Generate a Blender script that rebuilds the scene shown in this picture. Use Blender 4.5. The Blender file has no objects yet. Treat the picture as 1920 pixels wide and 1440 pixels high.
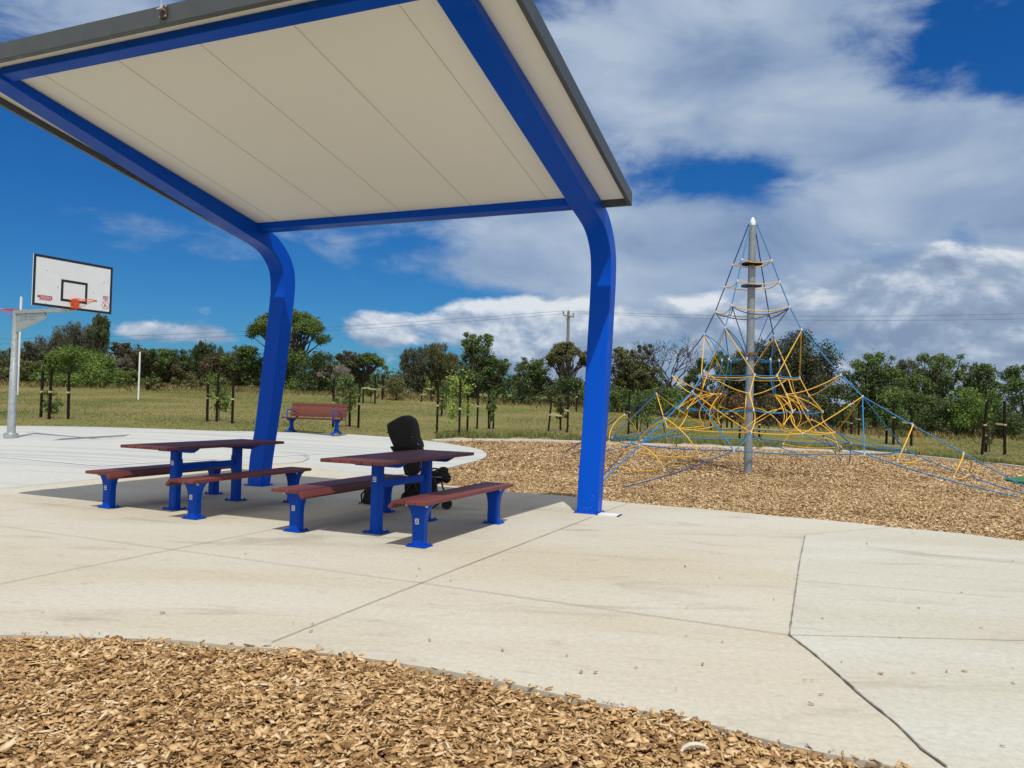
import bpy, bmesh, math, random
import numpy as np
from mathutils import Vector, Matrix
rnd = random.Random(7)
C = bpy.context.scene
COL = C.collection

# ------------------------------------------------------------------ camera
F_PX, ROLL, PIT, EYE = 1433., .026, 33., 1.40
def _n(v): return v / np.linalg.norm(v)
_up = _n(np.array([ROLL, 1, -PIT / F_PX]))
_f = np.array([0, 0, -1.]); _Y = _n(_f - _up * (_f @ _up)); _X = np.cross(_Y, _up)
RC = np.stack([_X, _Y, _up], 1)          # world -> camera
cd = bpy.data.cameras.new('camera'); cam = bpy.data.objects.new('camera', cd); COL.objects.link(cam)
M = Matrix(RC.T.tolist()).to_4x4(); M.translation = (0, 0, EYE); cam.matrix_world = M
cd.sensor_width = 36; cd.lens = F_PX / 1920 * 36; cd.clip_start = .05; cd.clip_end = 6000
C.camera = cam

# ------------------------------------------------------------------ sun
SUN = Vector((.108, -.499, 1)).normalized()
sl = bpy.data.lights.new('sun', 'SUN'); sl.energy = 3.65; sl.angle = math.radians(.53); sl.color = (1, .955, .88)
so = bpy.data.objects.new('sun', sl); COL.objects.link(so); so.rotation_euler = SUN.to_track_quat('Z', 'Y').to_euler()

# ------------------------------------------------------------------ view
C.view_settings.view_transform = 'Standard'; C.view_settings.look = 'None'
C.view_settings.exposure = 0; C.view_settings.gamma = 1; C.view_settings.use_curve_mapping = False

# ------------------------------------------------------------------ world
class NT:
    def __init__(s, tree): s.t = tree
    def n(s, typ, **k):
        o = s.t.nodes.new(typ)
        for a, b in k.items():
            if a == 'i':
                for c, d in b.items(): s.set(o, c, d)
            else: setattr(o, a, b)
        return o
    def set(s, o, c, d):
        if isinstance(d, bpy.types.NodeSocket): s.t.links.new(d, o.inputs[c])
        else: o.inputs[c].default_value = d
    def m(s, op, a, b=0., c=None, cl=False):
        o = s.t.nodes.new('ShaderNodeMath'); o.operation = op; o.use_clamp = cl
        s.set(o, 0, a); s.set(o, 1, b)
        if c is not None: s.set(o, 2, c)
        return o.outputs[0]
    def ss(s, x, a, b, lo=0., hi=1.):
        o = s.t.nodes.new('ShaderNodeMapRange'); o.interpolation_type = 'SMOOTHSTEP'
        s.set(o, 0, x); s.set(o, 1, a); s.set(o, 2, b); s.set(o, 3, lo); s.set(o, 4, hi); return o.outputs[0]
    def mix(s, f, a, b, mode='MIX'):
        o = s.t.nodes.new('ShaderNodeMix'); o.data_type = 'RGBA'; o.blend_type = mode
        s.set(o, 0, f); s.set(o, 6, a); s.set(o, 7, b); return o.outputs[2]
    def noise(s, v, sc, det=4, r=.5, dist=0., out=0):
        o = s.t.nodes.new('ShaderNodeTexNoise'); s.set(o, 'Vector', v); s.set(o, 'Scale', sc)
        s.set(o, 'Detail', det); s.set(o, 'Roughness', r); s.set(o, 'Distortion', dist); return o.outputs[out]
    def ramp(s, f, st):
        o = s.t.nodes.new('ShaderNodeValToRGB'); e = o.color_ramp.elements
        while len(e) < len(st): e.new(.5)
        for x, (p, c) in zip(e, st): x.position = p; x.color = (*c, 1)
        s.set(o, 0, f); return o.outputs[0]

def azel(px, py):
    d = RC.T @ np.array([(px - 960) / F_PX, (720 - py) / F_PX, -1.])
    return math.atan2(d[0], d[1]), math.atan2(d[2], math.hypot(d[0], d[1]))
W = bpy.data.worlds.new("World"); C.world = W; W.use_nodes = True
w = NT(W.node_tree); W.node_tree.nodes.clear()
tc = w.n('ShaderNodeTexCoord').outputs['Generated']
sky = w.n('ShaderNodeTexSky', sky_type='NISHITA', sun_disc=False, sun_elevation=math.asin(SUN.z),
          sun_rotation=math.atan2(SUN.x, SUN.y), altitude=0, air_density=1.0, dust_density=.25, ozone_density=2.5)
sx = w.n('ShaderNodeSeparateXYZ', i={0: tc})
AZ = w.m('ARCTAN2', sx.outputs[0], sx.outputs[1]); EL = w.m('ARCSINE', sx.outputs[2])
def gauss(px, py, wx, wy, amp):
    a, e = azel(px, py); wa = wx / F_PX; we = wy / F_PX
    u = w.m('DIVIDE', w.m('SUBTRACT', AZ, a), wa); v = w.m('DIVIDE', w.m('SUBTRACT', EL, e), we)
    r = w.m('ADD', w.m('MULTIPLY', u, u), w.m('MULTIPLY', v, v))
    return w.m('MULTIPLY', w.m('EXPONENT', w.m('MULTIPLY', r, -1.)), amp)
def vec(a, b, c=0.): return w.n('ShaderNodeCombineXYZ', i={0: a, 1: b, 2: c}).outputs[0]
# upper, soft cloud sheet
pv = vec(w.m('MULTIPLY', AZ, 1.0), w.m('MULTIPLY', EL, 2.1), .3)
n1 = w.noise(pv, 3.2, 7, .56, .5); n2 = w.noise(pv, 9., 6, .6, .3)
nn = w.m('ADD', w.m('MULTIPLY', n1, .62), w.m('MULTIPLY', n2, .54))
bias = w.ss(AZ, -.14, .12, -.13, .155)
for g in [(1880, 90, 260, 110, -.36), (1350, 335, 150, 50, -.34), (1720, 260, 240, 80, .20), (1520, 190, 260, 100, .13), (800, 490, 330, 70, .15), (150, 430, 200, 40, .06), (1130, 300, 90, 60, -.08), (1560, 330, 90, 30, -.10), (200, 10, 300, 70, .13), (90, 370, 120, 30, .09), (250, 20, 260, 60, .12), (1250, 120, 330, 130, .12),
          (300, 560, 330, 110, -.05), (1240, 480, 300, 60, .1), (1020, 560, 250, 40, .04), (1500, 200, 200, 60, .06), (1700, 370, 300, 90, .16), (820, 590, 200, 50, -.12), (900, 420, 250, 40, .05)]:
    bias = w.m('ADD', bias, gauss(*g))
cov = w.ss(w.m('ADD', nn, bias), .535, .80)
cov = w.m('MULTIPLY', cov, .93)
shade = w.noise(vec(AZ, w.m('MULTIPLY', EL, 2.2), 4.), 5.5, 5, .5, .4)
hi = w.ramp(shade, [(.28, (2.0, 2.9, 4.6)), (.44, (3.0, 4.0, 5.6)), (.66, (4.6, 5.5, 6.7))])
# low cumulus bank
pc = vec(w.m('MULTIPLY', AZ, 1.), w.m('MULTIPLY', EL, 1.7), 9.)
c1 = w.noise(pc, 6.5, 8, .58, .25); c1u = w.noise(vec(AZ, w.m('MULTIPLY', w.m('ADD', EL, .018), 1.7), 9.), 6.5, 8, .58, .25)
bc = w.ss(AZ, -.16, .06, -.26, .08)
for g in [(700, 618, 75, 36, .36), (265, 622, 75, 24, .30), (400, 632, 60, 22, .24), (900, 605, 130, 50, .24), (80, 600, 60, 14, .0), (1500, 560, 400, 60, .14), (1850, 470, 150, 60, .16), (1240, 480, 200, 50, -.1)]:
    bc = w.m('ADD', bc, gauss(*g))
bc = w.m('ADD', bc, w.ss(EL, .10, .24, .07, -.40))
cl = w.ss(w.m('ADD', c1, bc), .49, .64, 0, .95)
lit = w.m('ADD', w.m('MULTIPLY', w.m('SUBTRACT', c1, c1u), 3.4), w.ss(EL, .03, .16, .26, .62))
lit = w.m('ADD', lit, w.ss(AZ, -.05, .25, .10, -.10))
lo = w.ramp(lit, [(.12, (2.3, 3.1, 4.5)), (.40, (3.1, 4.0, 5.4)), (.62, (4.6, 5.4, 6.6)), (.92, (7.4, 7.8, 8.3))])
hs = w.n('ShaderNodeHueSaturation', i={'Hue': .492, 'Saturation': 1.16, 'Value': 1.0, 'Color': sky.outputs[0]}).outputs[0]
skyc = w.mix(1., hs, w.mix(w.ss(EL, .0, .45), (.17, .46, .76, 1), (.115, .46, .90, 1)), 'MULTIPLY')
c = w.mix(cov, skyc, hi); c = w.mix(cl, c, lo)
# unseen bright cloud overhead and behind the photographer, added to fill the shade
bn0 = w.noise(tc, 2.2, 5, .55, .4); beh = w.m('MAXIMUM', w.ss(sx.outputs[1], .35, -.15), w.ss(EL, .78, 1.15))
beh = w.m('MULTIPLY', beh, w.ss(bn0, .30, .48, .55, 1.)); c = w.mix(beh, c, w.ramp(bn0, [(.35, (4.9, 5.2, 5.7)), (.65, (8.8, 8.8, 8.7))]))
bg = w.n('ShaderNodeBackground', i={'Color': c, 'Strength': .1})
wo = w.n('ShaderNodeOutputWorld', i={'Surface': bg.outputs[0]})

# ------------------------------------------------------------------ helpers
def sst(x, a, b):
    t = np.clip((np.asarray(x, float) - a) / (b - a), 0, 1); return t * t * (3 - 2 * t)
def hgt(x, y):                            # gentle rise of the land to the back left
    x = np.asarray(x, float); y = np.asarray(y, float)
    y0 = 8 + 8 * sst(x, -10, 0)
    g = .03 * np.clip(y - y0, 0, np.maximum(22 - y0, .1)) + .044 * np.clip(y - 22, 0, 42) + .004 * np.clip(y - 64, 0, 500)
    wgt = 1 - .66 * sst(x / np.maximum(y, 1), .06, .5)
    return g * wgt
def ray(px, py): return RC.T @ np.array([(px - 960) / F_PX, (720 - py) / F_PX, -1.])
def G(px, py):                            # point of the ground seen at a photo pixel
    d = ray(px, py); ys_ = np.geomspace(1.5, 140, 1500); t = ys_ / d[1]; g_h = EYE + d[2] * t - hgt(d[0] * t, ys_)
    i = int(np.argmax(g_h <= 0)) if (g_h <= 0).any() else 1400
    f = 0. if i == 0 or i == 1400 else g_h[i - 1] / (g_h[i - 1] - g_h[i]); y = ys_[i - 1] + (ys_[i] - ys_[i - 1]) * f; t = y / d[1]
    return Vector((d[0] * t, y, float(hgt(d[0] * t, y))))
def AT(px, py, dep):
    d = ray(px, py); t = dep / d[1]; return Vector((d[0] * t, dep, EYE + d[2] * t))

MATS = {}
def pmat(name, col, rough=.5, metal=0., var=.0, scale=8., bump=0., bscale=60., coat=0., spec=.5, fine=0.):
    m = bpy.data.materials.new(name); m.use_nodes = True; t = NT(m.node_tree); b = m.node_tree.nodes['Principled BSDF']
    co = t.n('ShaderNodeTexCoord').outputs['Object']
    base = (*col, 1)
    if var or fine:
        f = t.noise(co, scale, 5, .6)
        a = tuple(max(0, x * (1 - var)) for x in col); c2 = tuple(min(1, x * (1 + var)) for x in col)
        base = t.ramp(f, [(.3, a), (.7, c2)])
    t.set(b, 'Base Color', base); b.inputs['Metallic'].default_value = metal
    if 'Specular IOR Level' in b.inputs: b.inputs['Specular IOR Level'].default_value = spec
    t.set(b, 'Roughness', t.ss(t.noise(co, scale * 2, 4), .3, .7, max(0, rough - .08), min(1, rough + .08)))
    if coat: b.inputs['Coat Weight'].default_value = coat
    if bump:
        bn = t.n('ShaderNodeBump', i={'Strength': bump, 'Distance': .01, 'Height': t.noise(co, bscale, 5, .6)})
        t.set(b, 'Normal', bn.outputs[0])
    MATS[name] = m; return m
def imat(name, stops, rough=.7, trans=0., big=0., bsc=.6):     # colour varies from leaf to leaf / chip to chip
    m = bpy.data.materials.new(name); m.use_nodes = True; t = NT(m.node_tree); b = m.node_tree.nodes['Principled BSDF']
    g = t.n('ShaderNodeNewGeometry'); co = t.n('ShaderNodeTexCoord').outputs['Object']
    f = g.outputs['Random Per Island']
    if big: f = t.m('ADD', t.m('MULTIPLY', f, 1 - big), t.m('MULTIPLY', t.ss(t.noise(co, bsc, 3), .3, .7), big))
    colr = t.ramp(f, stops); t.set(b, 'Base Color', colr); b.inputs['Roughness'].default_value = rough
    b.inputs['Specular IOR Level'].default_value = .25
    if trans:
        tr = t.n('ShaderNodeBsdfTranslucent', i={'Color': colr}); mx = t.n('ShaderNodeMixShader', i={0: trans, 1: b.outputs[0], 2: tr.outputs[0]})
        t.t.links.new(mx.outputs[0], t.t.nodes['Material Output'].inputs[0])
    MATS[name] = m; return m

def mesh_np(name, V, Fq, mat):            # uniform n-gon faces, fast
    me = bpy.data.meshes.new(name); V = np.asarray(V, np.float32); Fq = np.asarray(Fq, np.int32); k = Fq.shape[1]
    me.vertices.add(len(V)); me.vertices.foreach_set('co', V.ravel())
    me.loops.add(Fq.size); me.loops.foreach_set('vertex_index', Fq.ravel())
    me.polygons.add(len(Fq)); me.polygons.foreach_set('loop_start', np.arange(0, Fq.size, k, dtype=np.int32))
    me.polygons.foreach_set('loop_total', np.full(len(Fq), k, np.int32))
    me.update(calc_edges=True); me.materials.append(mat); return me
def link(name, me, parent=None, label=None, cat=None, group=None, kind=None, loc=None, rz=0.):
    o = bpy.data.objects.new(name, me); COL.objects.link(o)
    if parent is not None: o.parent = parent
    if label: o['label'] = label
    if cat: o['category'] = cat
    if group: o['group'] = group
    if kind: o['kind'] = kind
    if loc is not None: o.location = loc
    if rz: o.rotation_euler[2] = rz
    return o
def thing(name, label, cat, loc=(0, 0, 0), rz=0., group=None):
    return link(name, None, None, label, cat, group, None, loc, rz)
def copy_thing(o, loc, rz, label):
    def cp(a, par):
        c = a.copy(); COL.objects.link(c)
        if par is not None: c.parent = par
        for ch in list(a.children): cp(ch, c)
        return c
    r = cp(o, None); r.location = loc; r.rotation_euler[2] = rz; r['label'] = label; return r
class MB:
    def __init__(s): s.v = []; s.f = []; s.mi = []
    def add(s, vs, fs, mi=0):
        k = len(s.v); s.v += [tuple(x) for x in vs]; s.f += [tuple(i + k for i in f) for f in fs]; s.mi += [mi] * len(fs)
    def box(s, c, d, R=None, mi=0):
        c = Vector(c); vs = []
        for x in (-.5, .5):
            for y in (-.5, .5):
                for z in (-.5, .5):
                    p = Vector((x * d[0], y * d[1], z * d[2])); p = R @ p if R is not None else p; vs.append(c + p)
        s.add(vs, [(0, 1, 3, 2), (4, 6, 7, 5), (0, 4, 5, 1), (2, 3, 7, 6), (0, 2, 6, 4), (1, 5, 7, 3)], mi); return s
    def tube(s, pts, r, n=8, caps=True, mi=0):
        pts = [Vector(p) for p in pts]; rs = r if isinstance(r, (list, tuple)) else [r] * len(pts); vs = []
        pu = None
        for i, p in enumerate(pts):
            d = (pts[min(i + 1, len(pts) - 1)] - pts[max(i - 1, 0)])
            d = d.normalized() if d.length > 1e-9 else Vector((0, 0, 1))
            if pu is None: u = d.orthogonal().normalized()
            else:
                u = pu - d * pu.dot(d); u = u.normalized() if u.length > 1e-6 else d.orthogonal().normalized()
            pu = u; v = d.cross(u)
            for k in range(n):
                a = 2 * math.pi * k / n; vs.append(p + (u * math.cos(a) + v * math.sin(a)) * rs[i])
        fs = [(i * n + k, i * n + (k + 1) % n, (i + 1) * n + (k + 1) % n, (i + 1) * n + k) for i in range(len(pts) - 1) for k in range(n)]
        if caps: fs += [tuple(range(n))[::-1], tuple((len(pts) - 1) * n + k for k in range(n))]
        s.add(vs, fs, mi); return s
    def loft(s, rings, mi=0, caps=True):
        n = len(rings[0]); vs = [p for r in rings for p in r]
        fs = [(i * n + k, i * n + (k + 1) % n, (i + 1) * n + (k + 1) % n, (i + 1) * n + k) for i in range(len(rings) - 1) for k in range(n)]
        if caps: fs += [tuple(range(n))[::-1], tuple((len(rings) - 1) * n + k for k in range(n))]
        s.add(vs, fs, mi); return s
    def prism(s, outline, axis_fn, a, b, mi=0):   # outline of 2-D points, axis_fn(u,v,t)->3-D
        s.loft([[axis_fn(u, v, t) for u, v in outline] for t in (a, b)], mi); return s
    def sphere(s, c, r, n=10, m=6, zmin=-1., mi=0):
        c = Vector(c); r = Vector((r, r, r)) if not hasattr(r, '__len__') else Vector(r)
        a0 = math.asin(zmin); rings = []
        for i in range(m + 1):
            a = a0 + (math.pi / 2 - a0) * i / m; q = max(math.cos(a), .001)
            rings.append([c + Vector((q * math.cos(2 * math.pi * k / n) * r[0], q * math.sin(2 * math.pi * k / n) * r[1], math.sin(a) * r[2])) for k in range(n)])
        s.loft(rings, mi); return s
    def build(s, name, mats, parent=None, bev=0., smooth=False, **k):
        me = bpy.data.meshes.new(name); me.from_pydata(s.v, [], s.f)
        for m in (mats if isinstance(mats, (list, tuple)) else [mats]): me.materials.append(m)
        me.polygons.foreach_set('material_index', s.mi)
        bm = bmesh.new(); bm.from_mesh(me); bmesh.ops.recalc_face_normals(bm, faces=bm.faces); bm.to_mesh(me); bm.free()
        if smooth:
            me.polygons.foreach_set('use_smooth', [True] * len(me.polygons)); me.set_sharp_from_angle(angle=math.radians(38))
        o = link(name, me, parent, **k)
        if bev:
            b = o.modifiers.new('b', 'BEVEL'); b.width = bev; b.segments = 2; b.limit_method = 'ANGLE'; b.angle_limit = math.radians(30)
        return o
def RZ(a): return Matrix.Rotation(a, 3, 'Z')
def RX(a): return Matrix.Rotation(a, 3, 'X')
def RY(a): return Matrix.Rotation(a, 3, 'Y')

# ------------------------------------------------------------------ materials
blue = pmat('blue_paint', (.0, .074, .54), .36, 0, .02, 1.2, spec=.10)
_t = NT(blue.node_tree); _b = blue.node_tree.nodes['Principled BSDF']; _co = _t.n('ShaderNodeTexCoord').outputs['Object']; _z = _t.n('ShaderNodeSeparateXYZ', i={0: _co}).outputs[2]
_sp = _t.m('MULTIPLY', _t.ss(_t.noise(_co, 38, 4, .7), .60, .68), _t.ss(_z, .45, .0)); _sc = _t.m('MULTIPLY', _t.ss(_t.noise(_co, 3.5, 7, .7, 1.5), .60, .70), .10)
_sr = _b.inputs['Base Color'].links[0].from_socket; _t.set(_b, 'Base Color', _t.mix(_t.m('MAXIMUM', _sp, _sc), _sr, (.16, .24, .42, 1)))
blue2 = pmat('blue_furniture_paint', (.0, .056, .43), .36, 0, .05, 3, spec=.14)
galv = pmat('galvanised_steel', (.42, .46, .47), .42, .65, .16, 14, .05, 40)
polem = pmat('net_pole_steel', (.27, .31, .34), .5, .4, .15, 9, .05, 40)
fasc = pmat('roof_fascia_metal', (.085, .095, .10), .45, .4, .08, 5)
soff = pmat('cream_soffit_panel', (.89, .885, .825), .6, 0, .012, 1.2, spec=.25)
white = pmat('white_paint', (.72, .75, .77), .4, 0, .03, 6)
blackp = pmat('black_paint', (.010, .011, .02), .45, 0, .1, 8)
orange = pmat('orange_paint', (.62, .09, .02), .4, 0, .06, 12)
redp = pmat('red_paint', (.50, .03, .06), .4, 0, .06, 12)
redink = pmat('red_print', (.50, .06, .09), .6)
greyink = pmat('grey_print', (.18, .17, .20), .6)
etched = pmat('etched_steel', (.26, .30, .36), .5, .5)
stake_m = pmat('dark_stained_timber', (.016, .012, .009), .85, 0, .4, 20, .2, 60, spec=.12)
tie_m = pmat('tan_webbing', (.48, .40, .26), .8, 0, .15, 40)
fabric = pmat('black_fabric', (.007, .007, .008), .85, 0, .2, 60, .15, 300)
rubber = pmat('black_rubber', (.012, .012, .012), .6, 0, .2, 30)
bolt = pmat('zinc_bolt', (.60, .62, .62), .35, .7)
ropeb = pmat('blue_rope', (.004, .17, .40), .6, 0, .35, 120, .2, 200)
roped = pmat('navy_rope', (.012, .055, .20), .6, 0, .35, 120, .2, 200)
ropey = pmat('yellow_rope', (.74, .42, .03), .6, 0, .25, 120, .2, 200)
clampm = pmat('aluminium_clamp', (.75, .77, .78), .35, .3)
greenmat = pmat('green_rubber_surfacing', (.015, .14, .06), .8, 0, .2, 60, .2, 200)
bark = pmat('grey_bark', (.075, .062, .05), .9, 0, .4, 12, .3, 30)
palebark = pmat('pale_bark', (.26, .24, .21), .9, 0, .3, 10, .3, 30)
timber_pole = pmat('weathered_pole_timber', (.20, .185, .16), .85, 0, .2, 4)
wirem = pmat('overhead_wire', (.05, .055, .06), .6)
porc = pmat('grey_insulator', (.30, .31, .33), .4)
joint_m = pmat('joint_sealant', (.20, .185, .155), .9, 0, .4, 25)
crack_m = pmat('open_joint_dirt', (.21, .195, .17), .95, 0, .7, 18)
linepaint = pmat('court_line_paint', (.80, .80, .78), .7, 0, .06, 20)
groove_m = pmat('tooled_groove', (.30, .29, .265), .9)
kerbm = pmat('kerb_concrete', (.62, .58, .52), .85, 0, .1, 10, .2, 80)
curl_m = pmat('dry_bark_curl', (.52, .47, .38), .7, 0, .2, 20)

def wood_mat():
    m = bpy.data.materials.new('oiled_red_timber'); m.use_nodes = True; t = NT(m.node_tree); b = m.node_tree.nodes['Principled BSDF']
    co = t.n('ShaderNodeTexCoord').outputs['Object']; mp = t.n('ShaderNodeMapping', i={0: co}); mp.inputs['Scale'].default_value = (14, 1.2, 14)
    g = t.n('ShaderNodeNewGeometry').outputs['Random Per Island']
    f = t.m('ADD', t.m('MULTIPLY', t.noise(mp.outputs[0], 3, 6, .65), .60), t.m('MULTIPLY', g, .40))
    t.set(b, 'Base Color', t.ramp(f, [(.22, (.065, .016, .012)), (.52, (.125, .028, .020)), (.8, (.20, .052, .034))]))
    t.set(b, 'Roughness', .5); bn = t.n('ShaderNodeBump', i={'Strength': .15, 'Distance': .004, 'Height': t.noise(mp.outputs[0], 8, 5)}); t.set(b, 'Normal', bn.outputs[0]); return m
wood = wood_mat()

def concrete(name, ca, cb, cst, stripes=0., rough=1., stain=.5, seed=0.):
    m = bpy.data.materials.new(name); m.use_nodes = True; t = NT(m.node_tree); b = m.node_tree.nodes['Principled BSDF']
    co = t.n('ShaderNodeTexCoord').outputs['Object']
    mp = t.n('ShaderNodeMapping', i={0: co}); mp.inputs['Location'].default_value = (seed, seed * 2, 0)
    mp.inputs['Rotation'].default_value = (0, 0, math.radians(8)); p = mp.outputs[0]
    ms = t.n('ShaderNodeMapping', i={0: p}); ms.inputs['Scale'].default_value = (.45, 1.5, 1)
    base = t.ramp(t.noise(ms.outputs[0], .55, 5, .55, .6), [(.34, ca), (.66, cb)])
    st = t.ss(t.noise(ms.outputs[0], .9, 7, .62, 1.2), .54, .72, 0, stain); base = t.mix(st, base, (*cst, 1))
    sw = t.ss(t.noise(ms.outputs[0], 3.4, 9, .74, 2.0), .55, .68, 0, .42); base = t.mix(sw, base, (cst[0] * .9, cst[1] * .9, cst[2] * .9, 1))
    fl = t.noise(p, 26, 8, .72); base = t.mix(1., base, t.ramp(fl, [(.25, (.80, .80, .80)), (.75, (1.12, 1.12, 1.12))]), 'MULTIPLY')
    fp = t.ss(t.noise(p, 110, 4, .7), .60, .70, 0, .5); base = t.mix(fp, base, (.20, .19, .17, 1))
    if stripes:
        wv = t.n('ShaderNodeTexNoise', i={'Scale': 1.}); mq = t.n('ShaderNodeMapping', i={0: co}); mq.inputs['Scale'].default_value = (.12, 3.2, 1); mq.inputs['Rotation'].default_value = (0, 0, math.radians(-4))
        t.set(wv, 'Vector', mq.outputs[0]); wv.inputs['Detail'].default_value = 5
        base = t.mix(t.ss(wv.outputs[0], .5, .62, 0, stripes), base, (cst[0] * .86, cst[1] * .9, cst[2] * .95, 1))
    t.set(b, 'Base Color', base); b.inputs['Roughness'].default_value = .88; b.inputs['Specular IOR Level'].default_value = .25
    h = t.m('ADD', t.m('MULTIPLY', t.noise(p, 90, 6, .7), .5), t.noise(p, 14, 4, .6))
    bn = t.n('ShaderNodeBump', i={'Strength': .22 * rough, 'Distance': .01, 'Height': h}); t.set(b, 'Normal', bn.outputs[0]); return m
con_main = concrete('broomed_concrete', (.475, .428, .330), (.52, .498, .432), (.33, .305, .245), stain=.75)
con_court = concrete('court_concrete', (.50, .50, .465), (.46, .475, .46), (.35, .36, .35), .5, stain=.35, seed=5)
con_right = concrete('trowelled_concrete', (.46, .435, .35), (.515, .505, .455), (.37, .33, .255), rough=1.8, stain=.85, seed=11)

def ground_mat(name, stops, sc, sc2, mottled=(.3, .7), bump=.6, extra=None):
    m = bpy.data.materials.new(name); m.use_nodes = True; t = NT(m.node_tree); b = m.node_tree.nodes['Principled BSDF']
    co = t.n('ShaderNodeTexCoord').outputs['Object']
    f = t.m('ADD', t.m('MULTIPLY', t.noise(co, sc, 6, .65, .5), .62), t.m('MULTIPLY', t.noise(co, sc2, 5, .7), .38))
    base = t.ramp(f, stops)
    t.set(b, 'Base Color', base); b.inputs['Roughness'].default_value = .95; b.inputs['Specular IOR Level'].default_value = .1
    bn = t.n('ShaderNodeBump', i={'Strength': bump, 'Distance': .03, 'Height': t.noise(co, sc2, 4, .7)}); t.set(b, 'Normal', bn.outputs[0]); return m
grass_m = ground_mat('dry_mown_grass', [(.30, (.085, .105, .03)), (.44, (.135, .145, .045)), (.57, (.20, .175, .07)), (.72, (.30, .235, .115))], .22, 9)
earth_m = ground_mat('bare_earth', [(.3, (.12, .09, .05)), (.7, (.24, .18, .11))], .6, 12)
mulch_m = ground_mat('mulch_bed', [(.3, (.085, .05, .022)), (.7, (.24, .15, .07))], 2., 45, bump=1.)
gravel_m = ground_mat('gravel_verge', [(.3, (.16, .14, .09)), (.5, (.33, .28, .20)), (.7, (.42, .37, .29))], 1.2, 30, bump=1.)
chip_m = imat('wood_chips_material', [(0, (.075, .040, .018)), (.16, (.23, .125, .052)), (.42, (.42, .255, .112)), (.68, (.54, .355, .168)), (.90, (.66, .49, .285)), (1, (.56, .51, .43))], .8, big=.18, bsc=3)
chip_m2 = imat('wood_chips_far_material', [(0, (.08, .045, .02)), (.16, (.24, .145, .065)), (.45, (.46, .31, .155)), (.8, (.62, .455, .26)), (1, (.74, .61, .42))], .85, big=.2, bsc=.8)
blade_m = imat('grass_blades_material', [(0, (.06, .09, .02)), (.35, (.12, .14, .038)), (.62, (.24, .205, .08)), (1, (.38, .31, .165))], .8, .25, big=.6, bsc=.22)
green_blade = imat('green_grass_material', [(0, (.09, .13, .03)), (.5, (.17, .20, .05)), (1, (.32, .28, .13))], .8, .3)
straw_m = imat('dry_weeds_material', [(0, (.09, .11, .03)), (.35, (.16, .15, .055)), (.7, (.28, .21, .10)), (1, (.28, .16, .09))], .8, .2, big=.4, bsc=.3)
def leaf(name, a, b, c): return imat(name, [(0, tuple(x * 1.8 for x in a)), (.5, tuple(x * 2.3 for x in b)), (1, tuple(x * 2.5 for x in c))], .62, .30, big=.35, bsc=.5)
LF = dict(dark=leaf('dark_green_leaves', (.014, .022, .008), (.032, .046, .016), (.062, .080, .028)),
          mid=leaf('mid_green_leaves', (.020, .034, .009), (.045, .070, .018), (.088, .122, .034)),
          bright=leaf('bright_green_leaves', (.026, .046, .009), (.058, .092, .018), (.105, .150, .036)),
          olive=leaf('olive_leaves', (.026, .028, .010), (.058, .062, .022), (.105, .108, .042)),
          grey=leaf('grey_green_needles', (.024, .027, .017), (.050, .055, .034), (.088, .092, .058)),
          brown=leaf('brown_tinged_leaves', (.022, .018, .010), (.048, .040, .020), (.084, .076, .036)),
          rust=leaf('rusty_leaves', (.035, .018, .012), (.07, .04, .024), (.11, .075, .042)),
          shade=leaf('blackish_green_needles', (.012, .015, .007), (.026, .030, .014), (.062, .066, .032)),
          lime=leaf('lime_young_leaves', (.06, .09, .014), (.12, .165, .03), (.20, .25, .065)))

# ------------------------------------------------------------------ ground sheets
def region(name, poly, mat, off, thick, step, kind='structure', rough=0.):
    bm = bmesh.new(); vs = [bm.verts.new((p[0], p[1], 0)) for p in poly]; bm.faces.new(vs)
    xs = [p[0] for p in poly]; ys = [p[1] for p in poly]
    for ax, lo, hi in ((0, min(xs), max(xs)), (1, min(ys), max(ys))):
        q = math.floor(lo / step) * step + step
        while q < hi:
            co = (q, 0, 0) if ax == 0 else (0, q, 0); no = (1, 0, 0) if ax == 0 else (0, 1, 0)
            bmesh.ops.bisect_plane(bm, geom=bm.verts[:] + bm.edges[:] + bm.faces[:], plane_co=co, plane_no=no); q += step
    bmesh.ops.triangulate(bm, faces=[f for f in bm.faces if len(f.verts) > 4])
    bmesh.ops.recalc_face_normals(bm, faces=bm.faces)
    if bm.faces[0].normal.z < 0: bmesh.ops.reverse_faces(bm, faces=bm.faces)
    for v in bm.verts: v.co.z = float(hgt(v.co.x, v.co.y)) + off + (rnd.uniform(-1, 1) * rough)
    if thick:
        e = [x for x in bm.edges if len(x.link_faces) == 1]
        r = bmesh.ops.extrude_edge_only(bm, edges=e)
        for v in [g for g in r['geom'] if isinstance(g, bmesh.types.BMVert)]: v.co.z -= thick
    me = bpy.data.meshes.new(name); bm.to_mesh(me); bm.free(); me.materials.append(mat)
    return link(name, me, kind=kind)
def smooth_px(pts, n=4):                  # pixel way-points -> smooth ground curve
    w_ = [G(*p) for p in pts]; out = []
    for i in range(len(w_) - 1):
        a, b, c_, d = w_[max(i - 1, 0)], w_[i], w_[i + 1], w_[min(i + 2, len(w_) - 1)]
        for k in range(n):
            t = k / n; out.append(.5 * ((2 * b) + (c_ - a) * t + (2 * a - 5 * b + 4 * c_ - d) * t * t + (3 * b - a - 3 * c_ + d) * t ** 3))
    out.append(w_[-1]); return [(p.x, p.y) for p in out]
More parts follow.
